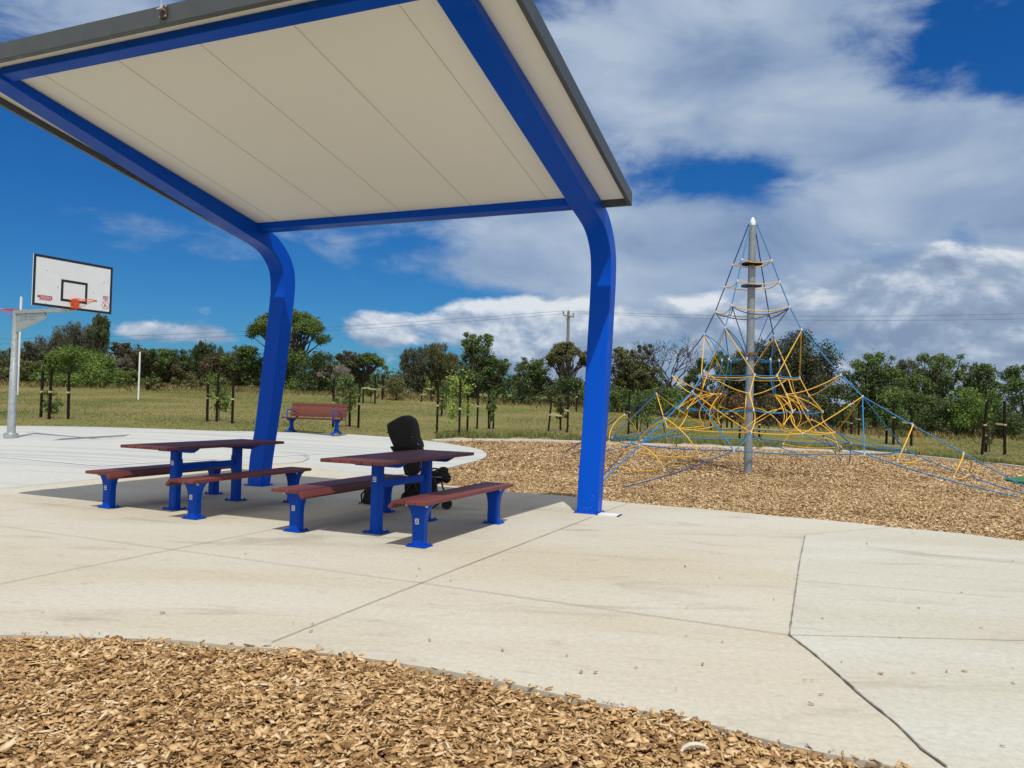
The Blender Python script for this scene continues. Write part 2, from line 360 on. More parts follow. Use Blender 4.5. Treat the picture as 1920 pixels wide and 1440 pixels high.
front = smooth_px([(-500, 1183), (-250, 1186), (0, 1190), (100, 1192), (200, 1196), (320, 1199), (400, 1207), (470, 1213), (540, 1218), (640, 1228), (700, 1236), (800, 1251), (900, 1269), (1000, 1291), (1100, 1313), (1200, 1332), (1280, 1343), (1380, 1372), (1510, 1404), (1650, 1431), (1750, 1452), (1900, 1480), (2200, 1540)])
back = smooth_px([(2300, 1046), (2100, 1028), (1920, 1015), (1800, 1000), (1672, 989), (1600, 980), (1510, 972), (1440, 966), (1340, 956), (1180, 943), (1072, 931), (955, 922), (880, 914), (828, 909), (780, 902), (722, 893)], 3)
pen = smooth_px([(722, 892), (760, 888), (800, 882.5), (834, 878), (872, 869), (898, 862), (910, 856.5), (912, 851), (904, 844.5), (885, 839), (860, 835), (820, 828.5), (760, 822), (700, 817.5), (640, 813.5), (500, 809.5), (400, 807.5), (300, 804), (200, 801), (100, 799), (0, 798), (-200, 797), (-500, 800)])
jx = [(1775, 1440), (1730, 1408), (1680, 1358), (1620, 1310), (1560, 1256), (1520, 1222), (1480, 1192), (1490, 1120), (1500, 1050), (1510, 1003)]
jx_w = [(G(*p).x, G(*p).y) for p in jx]
jend = (G(1672, 989).x, G(1672, 989).y)
e1 = (G(-500, 800).x, G(-500, 800).y)
slab = front + back + pen + [e1, (front[0][0] - 4, front[0][1])]
# main slab, court part separated where the expansion joint runs
cj = [G(-500, 968), G(0, 917), G(180, 898), G(400, 876), G(560, 866), G(722, 861)]
ext = [(14., front[-1][1]), (14., back[0][1] - .6)]
slab_main = front + ext + back + [(-1.7, 12.6), (cj[-2].x, cj[-2].y)] + [(p.x, p.y) for p in cj[::-1][2:]] + [(front[0][0] - 2, front[0][1])]
court = pen + [e1] + [(p.x, p.y) for p in cj[:-1]] + [(-1.7, 12.6)]
region('concrete_plaza', slab_main, con_main, 0, .16, .6)
region('concrete_court', court, con_court, 0, .16, .6)
# second pour to the right, 3 mm proud
k_r = [i for i, p in enumerate(back) if p[0] > jend[0]]
right = [jx_w[0]] + [q for q in front if q[0] > jx_w[0][0] + .02 and q[1] < 4] 
right = [(p[0], p[1] + .012) for p in right[1:]] + [(14.02, front[-1][1] + .012), (14.02, back[0][1] - .612)] + [(back[i][0], back[i][1] - .012) for i in k_r] + [jend] + jx_w[::-1]
region('concrete_path', right, con_right, .003, 0, .6)
bed = [(-14, -2)] + [(-14, front[0][1])] + [(p[0], p[1] + .0) for p in front] + [(14, front[-1][1]), (14, -2)]
region('mulch_bed', bed, mulch_m, -.045, 0, .5, rough=.006)
kerb = smooth_px([(812, 826), (850, 824), (900, 824), (985, 825), (1085, 828), (1137, 830.5), (1210, 832.5), (1340, 837), (1440, 840.7), (1540, 844), (1640, 848), (1700, 853), (1840, 867), (1920, 876), (2100, 900), (2400, 950)], 4)
play = [(p[0], p[1]) for p in back] + pen[1:46] + kerb + [(22, 8)]
pi = max(range(len(pen)), key=lambda i: pen[i][0])
play = ext[1:] + back + pen[1:pi + 16] + kerb[1:] + [(kerb[-1][0] + 1, 8)]
region('play_area_mulch', play, mulch_m, -.05, 0, .7, rough=.008)
mb = MB()
def ribbon(mb, pts, wd, off, mi=0, jit=0.):
    pts = [Vector((p[0], p[1])) for p in pts]; vs = []
    for i, p in enumerate(pts):
        d = (pts[min(i + 1, len(pts) - 1)] - pts[max(i - 1, 0)]).normalized(); nrm = Vector((-d.y, d.x)); ww = wd * (1 + jit * rnd.uniform(-1, 1))
        for s_ in (-.5, .5):
            q = p + nrm * ww * s_; vs.append((q.x, q.y, float(hgt(p.x, p.y)) + off))
    mb.add(vs, [(2 * i, 2 * i + 1, 2 * i + 3, 2 * i + 2) for i in range(len(pts) - 1)], mi)
def dens(pts, st=.25):
    out = []
    for a, b in zip(pts[:-1], pts[1:]):
        a = Vector(a); b = Vector(b); n = max(1, int((b - a).length / st)); out += [tuple(a + (b - a) * k / n) for k in range(n)]
    out.append(tuple(pts[-1])); return out
kr = [[], []]
for i, p in enumerate(kerb):
    a, b = Vector(kerb[max(i - 1, 0)]), Vector(kerb[min(i + 1, len(kerb) - 1)]); d = (b - a).normalized(); nr = Vector((-d.y, d.x)); q = Vector(p); z = float(hgt(*p))
    kr[0].append([(q.x + nr.x * s_, q.y + nr.y * s_, z + h_) for s_, h_ in ((-.06, -.12), (-.06, .025), (.06, .025), (.06, -.12))])
mb.loft(kr[0]); mb.build('concrete_kerb', kerbm, kind='structure')
# grass field from the back of court / kerb to the horizon
gr = [(p[0], p[1] + .0) for p in pen[pi + 14:]][::-1]
fld = gr + kerb[1:] + [(60, 8), (90, 150), (-140, 150), (-60, e1[1] - 4), (e1[0] - 8, e1[1] - 4), (e1[0], e1[1])]
region('grass_field', fld, grass_m, -.015, 0, 3.)
vg = [Vector(p) for p in kerb]
ver = [(p.x, p.y + .04) for p in vg] + [(p.x + .5, p.y + 1.15 + .25 * math.sin(p.x * 1.7)) for p in vg[::-1]]
region('gravel_verge', ver, gravel_m, -.008, 0, .8)
far = [(-900, -60), (900, -60), (900, 1400), (-900, 1400)]
g_ = MB(); N = 60
xs = np.sign(np.linspace(-1, 1, N)) * (np.abs(np.linspace(-1, 1, N)) ** 2.2) * 2500; ys = -60 + (np.linspace(0, 1, N) ** 2.4) * 3000
V = [(x, y, float(hgt(x, min(y, 400))) - .3) for y in ys for x in xs]
me = mesh_np('ground', V, [(j * N + i, j * N + i + 1, (j + 1) * N + i + 1, (j + 1) * N + i) for j in range(N - 1) for i in range(N - 1)], grass_m); link('ground', me, kind='structure')
# joints
L = lambda a, b: dens([(G(*a).x, G(*a).y), (G(*b).x, G(*b).y)], .3)
mb = MB()
for ln in (L((-300, 1156), (1132, 961)) if 0 else [],):
    pass
for a, b, wd in [((-500, 1196), (700, 955.5), .009), ((510, 1205), (860, 1066.3), .009), ((860, 1066.3), (1110, 970), .011), ((1130, 960.5), (1180, 943.4), .008),
                 ((-500, 912), (790, 1094), .007), ((790, 1094), (1480, 1192), .008), ((-500, 1010), (477, 909.5), .008), ((-400, 957), (400, 876), .012),
                 ((860, 943), (1085, 963), .007), ((1130, 966.5), (1510, 1003.3), .006), ((1510, 1003), (1672, 989), .010), ((477, 909.5), (640, 893), .007),
                 ((700, 955.5), (900, 914.5), .009), ((1484, 1192), (2100, 1207), .007), ((1500, 1090), (1900, 1122), .005)]:
    ribbon(mb, L(a, b), wd * .72, .007, jit=.2)
mb.build('control_joints', joint_m, kind='structure')
mb = MB(); ribbon(mb, dens(jx_w, .06), .0095, .009, jit=.5); mb.build('expansion_joint', crack_m, kind='structure')
mb = MB(); ribbon(mb, dens([(G(*p).x, G(*p).y) for p in ((-300, 836), (0, 857.5), (90, 865), (187, 874), (322, 865), (470, 858), (600, 852))], .4), .05, .008)
mb.build('court_line_marking', linepaint, kind='structure')
mb = MB()
for dd in (0, .16):
    ribbon(mb, [(x, y + dd) for x, y in smooth_px([(522 - dd * 40, 849), (562, 852), (575, 860), (562, 867), (515, 871), (430, 873)], 5)], .018, .008)
mb.build('court_groove_marking', groove_m, kind='structure')
gm = G(1990, 906)
mb = MB(); mb.loft([[(gm.x + r_ * math.cos(a / 20 * math.pi) , gm.y + r_ * math.sin(a / 20 * math.pi), float(hgt(gm.x, gm.y)) + z_) for a in range(40)] for r_, z_ in ((.98, -.06), (.98, .02), (.92, .035), (.4, .045))])
mb.build('rubber_mat', greenmat, label='green rubber mat at the right edge of the bark play area', cat='mat')
# steel plate beside the right column
p = G(1142, 966); mb = MB(); mb.box((0, 0, .008), (.25, .17, .016), mi=0); mb.box((-.135, 0, .006), (.02, .19, .012), mi=1); mb.box((.135, 0, .006), (.02, .19, .012), mi=1)
mb.build('access_cover', [white, blackp], loc=p, rz=-math.radians(22), label='small pale square access cover set in concrete beside the column base', cat='cover')

# ------------------------------------------------------------------ chips
def inpoly(P, poly):
    x, y = P[:, 0], P[:, 1]; ins = np.zeros(len(P), bool); n = len(poly)
    for i in range(n):
        x1, y1 = poly[i][0], poly[i][1]; x2, y2 = poly[i - 1][0], poly[i - 1][1]
        if y1 == y2: continue
        ins ^= ((y1 > y) != (y2 > y)) & (x < (x2 - x1) * (y - y1) / (y2 - y1) + x1)
    return ins
rs = np.random.default_rng(3)
def rot_mats(n, tilt):
    a = rs.uniform(0, 2 * np.pi, n); b = rs.normal(0, tilt, n); c_ = rs.normal(0, tilt, n)
    ca, sa, cb, sb, cc, sc_ = np.cos(a), np.sin(a), np.cos(b), np.sin(b), np.cos(c_), np.sin(c_)
    Z = np.zeros(n); I = np.ones(n)
    Ra = np.stack([ca, -sa, Z, sa, ca, Z, Z, Z, I], 1).reshape(n, 3, 3); Rb = np.stack([I, Z, Z, Z, cb, -sb, Z, sb, cb], 1).reshape(n, 3, 3)
    Rc_ = np.stack([cc, Z, sc_, Z, I, Z, -sc_, Z, cc], 1).reshape(n, 3, 3); return Ra @ Rb @ Rc_
def chips(P, Z, lmin, lmax, tilt):
    n = len(P); l = lmin + (lmax - lmin) * rs.random(n) ** 1.6 * np.where(rs.random(n) < .05, 1.5, 1.); w_ = l * rs.uniform(.16, .62, n); t = l * rs.uniform(.07, .17, n)
    q = np.array([[-.5, -.5, -.5], [.5, -.5, -.5], [.5, .5, -.5], [-.5, .5, -.5], [-.5, -.5, .5], [.5, -.5, .5], [.5, .5, .5], [-.5, .5, .5]])
    B = np.repeat(q[None], n, 0); jt = rs.uniform(-.2, .2, (n, 4, 2)); B[:, :4, :2] += jt; B[:, 4:, :2] += jt * .9
    sk = rs.uniform(-.5, .5, n); B[:, :, 0] += B[:, :, 1] * sk[:, None] * .6
    B *= np.stack([l, w_, t], 1)[:, None, :]
    B = np.einsum('nij,nkj->nki', rot_mats(n, tilt), B)
    B[:, :, 0] += P[:, 0:1]; B[:, :, 1] += P[:, 1:2]; B[:, :, 2] += Z[:, None]
    k = np.arange(n)[:, None, None] * 8
    Fq = np.array([[4, 5, 6, 7], [0, 1, 5, 4], [1, 2, 6, 5], [2, 3, 7, 6], [3, 0, 4, 7]])[None] + k
    return B.reshape(-1, 3), Fq.reshape(-1, 4)
def scatter(poly, box, n):
    P = np.stack([rs.uniform(box[0], box[1], n), rs.uniform(box[2], box[3], n)], 1); return P[inpoly(P, poly)]
P = scatter(bed, (-4.6, 3.4, 2.3, 4.9), 175000)
keep = np.abs(P[:, 0]) < P[:, 1] * .76 + .3; P = P[keep]
zz = -.045 + rs.uniform(0, 1, len(P)) ** 1.3 * .045 + .010 * np.sin(P[:, 0] * 5 + P[:, 1] * 3)
fr = np.array([q for q in front if abs(q[0]) < 5]); i_ = rs.integers(0, len(fr) - 1, 130); tt = rs.random(130)[:, None]
Ps = fr[i_] * (1 - tt) + fr[i_ + 1] * tt; Ps[:, 1] += np.abs(rs.normal(0, .018, 130)); P = np.concatenate([P, Ps]); zz = np.concatenate([zz, np.full(130, .006)])
V, Fq = chips(P, zz, .010, .046, .30); lg_ = 0
link('wood_chips', mesh_np('wood_chips', V, Fq, chip_m), label='loose tan wood chips covering the front mulch bed', cat='wood chips', kind='stuff')
Pn = scatter(play, (-4, 20, 8.5, 15.5), 230000); Pf = scatter(play, (-5, 24, 15.5, 25), 120000)
for nm, P, a, b, lab in (('play_wood_chips', Pn, .018, .050, 'pale tan bark chips in the nearer part of the climbing net area'), ('play_wood_chips', Pf, .024, .065, 'pale tan bark chips in the farther part of the climbing net area')):
    P = P[np.abs(P[:, 0]) < P[:, 1] * .74 + 1]
    zz = hgt(P[:, 0], P[:, 1]) - .045 + rs.uniform(0, 1, len(P)) * .035
    V, Fq = chips(P, zz, a, b, .4)
    link(nm, mesh_np(nm, V, Fq, chip_m2), label=lab, cat='wood chips', kind='stuff')
# single chips strayed onto the concrete
stray = [(1063, 1232), (942, 1221), (845, 1090), (806, 1203), (1116, 1264), (1090, 1263), (1193, 1255), (1268, 1294), (1354, 1206), (1317, 1248), (1521, 1323), (1509, 1279), (1523, 1278), (1465, 1168), (1542, 1162), (1578, 1244), (1653, 1267), (1711, 1264), (1723, 1142), (1652, 1266), (1807, 1261), (1900, 1284), (1880, 1403), (1287, 1141), (1310, 1095), (1286, 1195), (1583, 1026), (1626, 1021), (1824, 1013), (1868, 1020), (1824, 1037), (1866, 1074), (1803, 1113), (1788, 1126), (1712, 1002), (1737, 1003), (550, 1171), (583, 1186), (595, 1213), (460, 1040), (786, 1068), (781, 1082), (1156, 1044), (1285, 1063), (1451, 1126), (1840, 1180), (1899, 1256), (1775, 1262), (1687, 1198), (1540, 1305), (586, 1172), (305, 1151), (79, 1151), (1899, 1054), (1570, 1012), (1480, 1045), (1350, 1085), (1327, 1100)]
for q in stray:
    p = G(*q); s_ = rnd.uniform(.012, .030); V, Fq = chips(np.zeros((1, 2)), np.array([.006]), s_ * .8, s_ * 1.3, .12)
    link('wood_chip', mesh_np('wood_chip', V, Fq, chip_m), loc=p + Vector((0, 0, .005)), label='single loose wood chip lying on the bare concrete', cat='wood chip', group='stray wood chips on the concrete')
p = G(1303, 1408); mb = MB(); pts = [(-.06, -.012, .0), (-.045, .0, .012), (-.02, .008, .02), (.01, .010, .022), (.04, .006, .018), (.055, .0, .008)]
mb.tube(pts, [.006, .010, .012, .012, .010, .005], 6); mb.build('bark_curl', curl_m, smooth=True, loc=p + Vector((0, 0, .0)), label='pale curled strip of bark lying on the front wood chips', cat='bark')

# ------------------------------------------------------------------ shelter
SA = math.radians(22.4); RS = -SA
sh = thing('picnic_shelter', 'blue steel cantilever shelter with flat sloping cream roof over the picnic tables', 'shelter', (1.126, 9.707, 0), -SA)
prof = [((0, 0), (.2, 0)), ((.035, .44), (.255, .42)), ((.13, .9), (.34, .88)), ((.24, 1.8), (.50, 1.81)), ((.335, 2.6), (.60, 2.65)), ((.378, 3.0), (.645, 3.05)), ((.372, 3.2), (.642, 3.3)), ((.34, 3.36), (.595, 3.48)), ((.265, 3.48), (.49, 3.64)), ((.13, 3.60), (.31, 3.80)), ((-.07, 3.69), (.1, 3.91)), ((-.39, 3.76), (-.2, 3.975)), ((-1.1, 3.92), (-1.1, 4.142)), ((-4.2, 4.62), (-4.2, 4.719))]
def cr(P_, n):
    out = []
    for i in range(len(P_) - 1):
        a, b, c_, d = [np.array(P_[j], float) for j in (max(i - 1, 0), i, i + 1, min(i + 2, len(P_) - 1))]
        for k in range(n):
            t = k / n; out.append(.5 * (2 * b + (c_ - a) * t + (2 * a - 5 * b + 4 * c_ - d) * t * t + (3 * b - a - 3 * c_ + d) * t ** 3))
    out.append(np.array(P_[-1], float)); return out
pr = [np.array(prof[i], float) for i in range(3)] + cr(prof[3:12], 4) + [np.array(p, float) for p in prof[12:]]
for t1 in (0., -5.32):
    mb = MB(); mb.loft([[(t1, a[0], a[1]), (t1, b[0], b[1]), (t1 - .28, b[0], b[1]), (t1 - .28, a[0], a[1])] for a, b in pr])
    o = mb.build('roof_arm', blue, sh, bev=.012, smooth=True)
    mb = MB(); mb.box((t1 - .14, .10, .006), (.34, .26, .012)); 
    for a in (-.15, .15):
        for b in (-.02, .22): mb.tube([(t1 - .14 + a, b, .0), (t1 - .14 + a, b, .03)], .010, 6)
    mb.build('base_plate', blue, o)
zs = lambda s_: 3.9465 - .1862 * s_
def slbox(mb, t0, t1, s0, s1, z0, z1, mi=0):   # box parallel to the sloping roof
    mb.loft([[(t0, s_, zs(s_) + z0), (t1, s_, zs(s_) + z0), (t1, s_, zs(s_) + z1), (t0, s_, zs(s_) + z1)] for s_ in (s0, s1)], mi)
mb = MB(); slbox(mb, -5.318, -.282, -.276, -.14, -.10, -.003); mb.build('cross_beam', blue, sh, bev=.006)
mb = MB(); slbox(mb, -5.318, -.282, -4.20, -4.07, -.08, -.003); mb.build('cross_beam', blue, sh, bev=.006)
rf = MB(); slbox(rf, -5.92, .324, -4.34, -.13, 0., .07); rf = rf.build('roof_panel', soff, sh)
mb = MB()
for t in (-4.96, -3.90, -2.84, -1.76, -.69): slbox(mb, t - .0022, t + .0022, -4.06, -.28, -.0035, -.0005)
mb.build('panel_seam', pmat('seam_joint', (.48, .46, .41), .9), rf)  # panel joints as thin strips, darker than the soffit
def fascia(t0, t1, s0, s1):
    mb = MB(); slbox(mb, t0, t1, s0, s1, -.08, .09); return mb.build('fascia', fasc, sh, bev=.004)
f1 = fascia(-5.97, .374, -4.39, -4.341); fascia(-5.97, .374, -.129, -.08); fascia(.325, .374, -4.34, -.13); fascia(-5.97, -5.921, -4.34, -.13)
mb = MB(); zf = zs(-4.42) + .02
mb.box((-2.85, -4.40, zf - .01), (.075, .012, .10), mi=0); mb.box((-2.85, -4.425, zf + .005), (.055, .05, .012), mi=1); mb.tube([(-2.85, -4.425, zf), (-2.85, -4.425, zf + .05)], .012, 8, mi=1)
mb.tube([(-2.856, -4.425, zf + .05), (-2.856, -4.425, zf + 1.2)], .0035, 5, mi=1); mb.tube([(-2.845, -4.425, zf + .05), (-2.84, -4.425, zf + 1.2)], .0035, 5, mi=1)
for a in (-.034, .034):
    for b in (-.05, .035): mb.sphere((-2.85 + a, -4.41, zf + b), .008, 6, 4, mi=1)
mb.build('rod_bracket', [pmat('rusty_steel', (.12, .06, .045), .7, .2, .3, 30), bolt], sh)

# ------------------------------------------------------------------ tables and benches
TA = math.radians(24)
def base_plate(mb, w_, d_):
    mb.box((0, 0, .010), (w_, d_, .012))
    for a in (-1, 1):
        for b in (-1, 1): mb.tube([(a * (w_ / 2 - .025), b * (d_ / 2 - .022), .016), (a * (w_ / 2 - .025), b * (d_ / 2 - .022), .034)], .010, 6)
def sticker(parent, y, z):
    mb = MB(); mb.box((0, y - .0015, z), (.042, .003, .052), mi=0)
    mb.box((0, y - .004, z + .013), (.036, .002, .006), mi=1); mb.box((0, y - .004, z - .013), (.036, .002, .006), mi=1); mb.box((-.004, y - .004, z - .006), (.024, .002, .003), mi=1); mb.box((.003, y - .004, z + .004), (.020, .002, .0025), mi=1)
    mb.build('sticker', [white, blackp], parent)
def make_table():
    t = thing('picnic_table', 'x', 'table')
    mb = MB(); n = 6; W_ = .76; pw = W_ / n
    for i in range(n): mb.box((-W_ / 2 + pw * (i + .5), .50 + rnd.uniform(-.003, .003), .7625), (pw - .010, 1.95, .035))
    mb.build('tabletop', wood, t, bev=.004)
    for y in (0., 1.0):
        mb = MB(); c_ = .018; a, b = .055, .055
        sec = [(-a + c_, -b), (a - c_, -b), (a, -b + c_), (a, b - c_), (a - c_, b), (-a + c_, b), (-a, b - c_), (-a, -b + c_)]
        mb.loft([[(u, y + v, z) for u, v in sec] for z in (.012, .70)])
        lg = mb.build('leg', blue2, t)
        mb = MB(); base_plate(mb, .24, .17)
        for v_ in range(len(mb.v)): mb.v[v_] = (mb.v[v_][0], mb.v[v_][1] + y, mb.v[v_][2])
        mb.build('base_plate', blue2, lg, bev=.003)
        if y == 0: sticker(lg, -.055, .56)
        mb = MB(); mb.loft([[(u, y + q, z) for u, z in ((-.34, .744), (.34, .744), (.34, .735), (.26, .69), (-.26, .69), (-.34, .735))] for q in (-.03, .03)])
        mb.build('top_bracket', blue2, t)
        for u in (-.06, .02): mb = MB(); mb.tube([(u, y - .045, .725), (u, y - .03, .725)], .009, 6); mb.build('bolt', bolt, t)
    mb = MB(); mb.box((0, .5, .50), (.05, .89, .075)); mb.box((0, .94, .50), (.08, .012, .20)); mb.box((0, .06, .50), (.08, .012, .20)); mb.build('stretcher', blue2, t)
    return t
def make_bench(sgn):
    t = thing('picnic_bench', 'x', 'bench')
    mb = MB(); pw = .115
    for i in range(3): mb.box((sgn * (-.17 + pw * (i + .5) - .0), .80, .4325), (pw - .006, 2.0, .035))
    mb.box((sgn * -.202, .80, .405), (.085, 2.0, .035), RY(sgn * -.85))
    mb.build('seat', wood, t, bev=.004)
    for y in (0., 1.65):
        mb = MB(); rings = []
        for z, a, b in ((.012, .066, .055), (.20, .064, .053), (.27, .070, .054), (.33, .085, .057), (.375, .108, .060), (.40, .135, .062), (.412, .15, .062)):
            c_ = .02; rings.append([(u, y + v, z) for u, v in ((-a + c_, -b), (a - c_, -b), (a, -b + c_), (a, b - c_), (a - c_, b), (-a + c_, b), (-a, b - c_), (-a, -b + c_))])
        mb.loft(rings); lg = mb.build('leg', blue2, t, smooth=True)
        mb = MB(); base_plate(mb, .21, .16)
        for v_ in range(len(mb.v)): mb.v[v_] = (mb.v[v_][0], mb.v[v_][1] + y, mb.v[v_][2])
        mb.build('base_plate', blue2, lg, bev=.003)
        if y == 0: sticker(lg, -.0565, .245)
        for u in (-.11, .11): mb = MB(); mb.tube([(u, y - .078, .395), (u, y - .06, .395)], .012, 6); mb.build('bolt', bolt, lg)
    return t
def rot(p, t, s_): return Vector((p.x + math.cos(TA) * t + math.sin(TA) * s_, p.y - math.sin(TA) * t + math.cos(TA) * s_, 0))
o2 = Vector((-1.373, 7.98, 0)); o1 = Vector((-4.019, 9.224, 0))
tb = make_table(); tb.location = o2; tb.rotation_euler[2] = -TA; tb['label'] = 'red timber picnic table on blue legs, nearer one with the black stroller behind'; tb['group'] = 'picnic tables under the shelter'
t2 = copy_thing(tb, o1, -TA, 'farther red timber picnic table, in front of the left blue column')
br = make_bench(1); br.location = rot(o2, .76, -.40); br.rotation_euler[2] = -TA; br['group'] = 'timber benches beside the picnic tables'; br['label'] = 'timber bench right of the nearer picnic table, closest of all to the front'
copy_thing(br, rot(o1, .72, -.38), -TA, 'timber bench on the right side of the farther picnic table, between the tables')
bl = make_bench(-1); bl.location = rot(o2, -.74, -.36); bl.rotation_euler[2] = -TA; bl['group'] = 'timber benches beside the picnic tables'; bl['label'] = 'timber bench on the left side of the nearer picnic table'
copy_thing(bl, rot(o1, -.72, -.32), -TA, 'timber bench on blue legs farthest left, beyond the farther picnic table')

# ------------------------------------------------------------------ park seat at the court edge
pa, pb = G(543, 811.7), G(632, 815); dv = pb - pa; ang = -math.radians(18.5); LW = 1.5
ps = thing('park_bench', 'red slatted park bench with blue arms at the far edge of the court', 'bench', (pa + pb) / 2, ang)
mb = MB()
for i in range(4): mb.box((0, -.22 + i * .105, .45 - .008 * i), (1.86, .095, .035))
mb.build('seat', wood, ps, bev=.003)
mb = MB()
for i in range(4): mb.box((0, .20 + .028 * i, .53 + i * .098), (1.86, .028, .090), RX(-.25))
mb.build('backrest', wood, ps, bev=.003)
for x in (-LW / 2, LW / 2):
    mb = MB(); rings = []
    out = [(-.24, 0), (-.12, .05), (0, .07), (.12, .05), (.24, 0), (.24, .035), (.10, .11), (.055, .20), (.06, .34), (.27, .415), (.345, .84), (.315, .84), (.24, .44), (-.22, .42), (-.22, .40), (-.06, .34), (-.055, .20), (-.10, .11), (-.24, .035)]
    mb.prism(out, lambda u, v, t: (x + t, u, v), -.030, .030)
    lg = mb.build('leg', blue2, ps)
    mb = MB(); mb.tube([(x, -.23, .43), (x, -.235, .63), (x, -.22, .675), (x, -.10, .685), (x, .08, .66), (x, .20, .60)], .016, 8); mb.build('armrest', blue2, ps, smooth=True)

# ------------------------------------------------------------------ stroller (seen from behind and the side)
S0 = G(790, 950); S0.z = 0
st = thing('stroller', 'black baby stroller with raised hood parked behind the nearer picnic table', 'stroller', S0, math.radians(-6))
u_ = 1433 / S0.y
def SP(px, py, v=0.): return ((px - 790) / u_ + .02 * 0, v, (950 - py) / u_ * 1.0)
hp = [(737, 838), (730, 824), (725, 811), (723, 799), (726, 794.5), (738, 787), (750, 781), (762, 780), (771, 785), (777, 795), (780, 808), (782, 821), (788, 832), (789.5, 839), (786, 845), (764, 848), (742, 846)]
cx0, cz0 = SP(757, 818)[0], SP(757, 818)[2]; rings = []
for v_, k_ in ((-.235, .30), (-.225, .62), (-.19, .86), (-.12, .97), (0, 1.), (.12, .97), (.19, .86), (.225, .62), (.235, .30)):
    rings.append([(cx0 + (SP(a, b)[0] - cx0) * k_, v_, cz0 + (SP(a, b)[2] - cz0) * k_) for a, b in hp])
mb = MB(); mb.loft(rings); hd = mb.build('hood', fabric, st, smooth=True)
mb = MB()
for q0, q1, q2 in (((732, 795), (752, 800), (778, 806)), ((727, 812), (752, 816), (780, 818))): mb.tube([SP(*q0, -.19), SP(*q1, -.235), SP(*q2, -.19)], .006, 5)
mb.build('hood_seam', rubber, hd)
mb = MB(); ol = [(733, 838), (741, 846), (756, 868), (762, 890), (776, 893), (786, 880), (790, 862), (787, 842), (778, 838)]
mb.prism([SP(a, b)[::2] for a, b in ol], lambda u, v, t: (u, t, v), -.17, .17); sb = mb.build('seat', fabric, st, bev=.02)
mb = MB()
for v_ in (-.19, .19):
    mb.tube([SP(735, 838, v_), SP(764, 878, v_), SP(782, 905, v_), SP(800, 945, v_)], .011, 8)
    mb.tube([SP(747, 952, v_), SP(762, 925, v_), SP(790, 890, v_), SP(806, 880, v_), SP(822, 882, v_)], .011, 8)
    mb.tube([SP(818, 890, v_), SP(824, 915, v_), SP(838, 945, v_)], .012, 8)
mb.tube([SP(822, 882, -.19), SP(822, 882, .19)], .014, 8); mb.build('frame', rubber, st, smooth=True)
mb = MB(); mb.loft([[SP(a, b, v_) for a, b in ((762 + k * 2, 905), (820 - k * 2, 903), (821 - k * 2, 925), (800, 936), (764, 936 - k))] for k, v_ in enumerate((-.18, -.08, .08, .18))]); mb.build('storage_basket', fabric, st, bev=.01)
mb = MB(); mb.sphere(SP(824, 891), (.13, .11, .085), 12, 8); mb.sphere(SP(830, 881), (.07, .08, .05), 10, 6); mb.sphere(SP(836, 895), (.06, .08, .07), 10, 6); mb.sphere(SP(812, 900), (.10, .12, .06), 10, 6); mb.build('tote_bag', fabric, st)
mb = MB(); mb.tube([SP(808, 891, -.17), SP(832, 891.5, -.17)], .004, 6); mb.sphere(SP(775.5, 819, -.20), .008, 6, 4); mb.sphere(SP(786, 832, -.18), .008, 6, 4); mb.build('buckle', bolt, st)
for q, v_, r_ in (((812, 949), -.12, .085), ((812, 947), .18, .085), ((842, 947), -.15, .07), ((756, 949), .19, .085)):
    c_ = Vector(SP(q[0], q[1], v_)); c_.z = r_ + 0.0
    mb = MB(); rg = [[(c_.x + rr * math.cos(2 * math.pi * k / 18), c_.y + yy, c_.z + rr * math.sin(2 * math.pi * k / 18)) for k in range(18)] for rr, yy in ((r_ * .55, -.006), (r_ * .9, -.018), (r_, -.008), (r_, .008), (r_ * .9, .018), (r_ * .55, .006))]
    mb.loft(rg); mb.tube([(c_.x, c_.y - .022, c_.z), (c_.x, c_.y + .022, c_.z)], .015, 8); mb.build('wheel', rubber, st, smooth=True)
B0 = G(704, 944); B0.z = 0
bg_ = thing('backpack', 'black backpack slumped on the concrete behind the nearer table leg', 'bag', B0, .3)
mb = MB(); mb.sphere((0, 0, .03), (.17, .11, .25), 16, 8, -.1); mb.build('bag_body', fabric, bg_, smooth=True)
mb = MB(); mb.sphere((-.02, -.09, .04), (.11, .06, .13), 12, 6, -.1); mb.build('front_pocket', fabric, bg_, smooth=True)
mb = MB(); mb.tube([(-.10, .02, .22), (-.19, .0, .12), (-.18, -.02, .02), (-.22, -.03, .012)], .012, 6); mb.tube([(-.03, 0, .27), (0, 0, .31), (.03, 0, .27)], .008, 6); mb.build('strap', fabric, bg_)

# ------------------------------------------------------------------ basketball hoop
BD = 16.4
bl_, br_ = AT(60.5, 524, BD * .951), AT(209, 545, BD * 1.047)
cen = (bl_ + br_) / 2; bd = br_ - bl_; bd.z = 0; BW = bd.length; bx = bd.normalized(); bn_ = Vector((bx.y, -bx.x, 0))   # faces right / camera
zt = cen.z + .535; zb_ = cen.z - .525; BH = 1.06
pp = G(20.5, 821); 
hp_ = thing('basketball_hoop', 'galvanised basketball pole carrying a white black-edged backboard over the court', 'basketball hoop', (0, 0, 0))
gz = float(hgt(pp.x, pp.y))
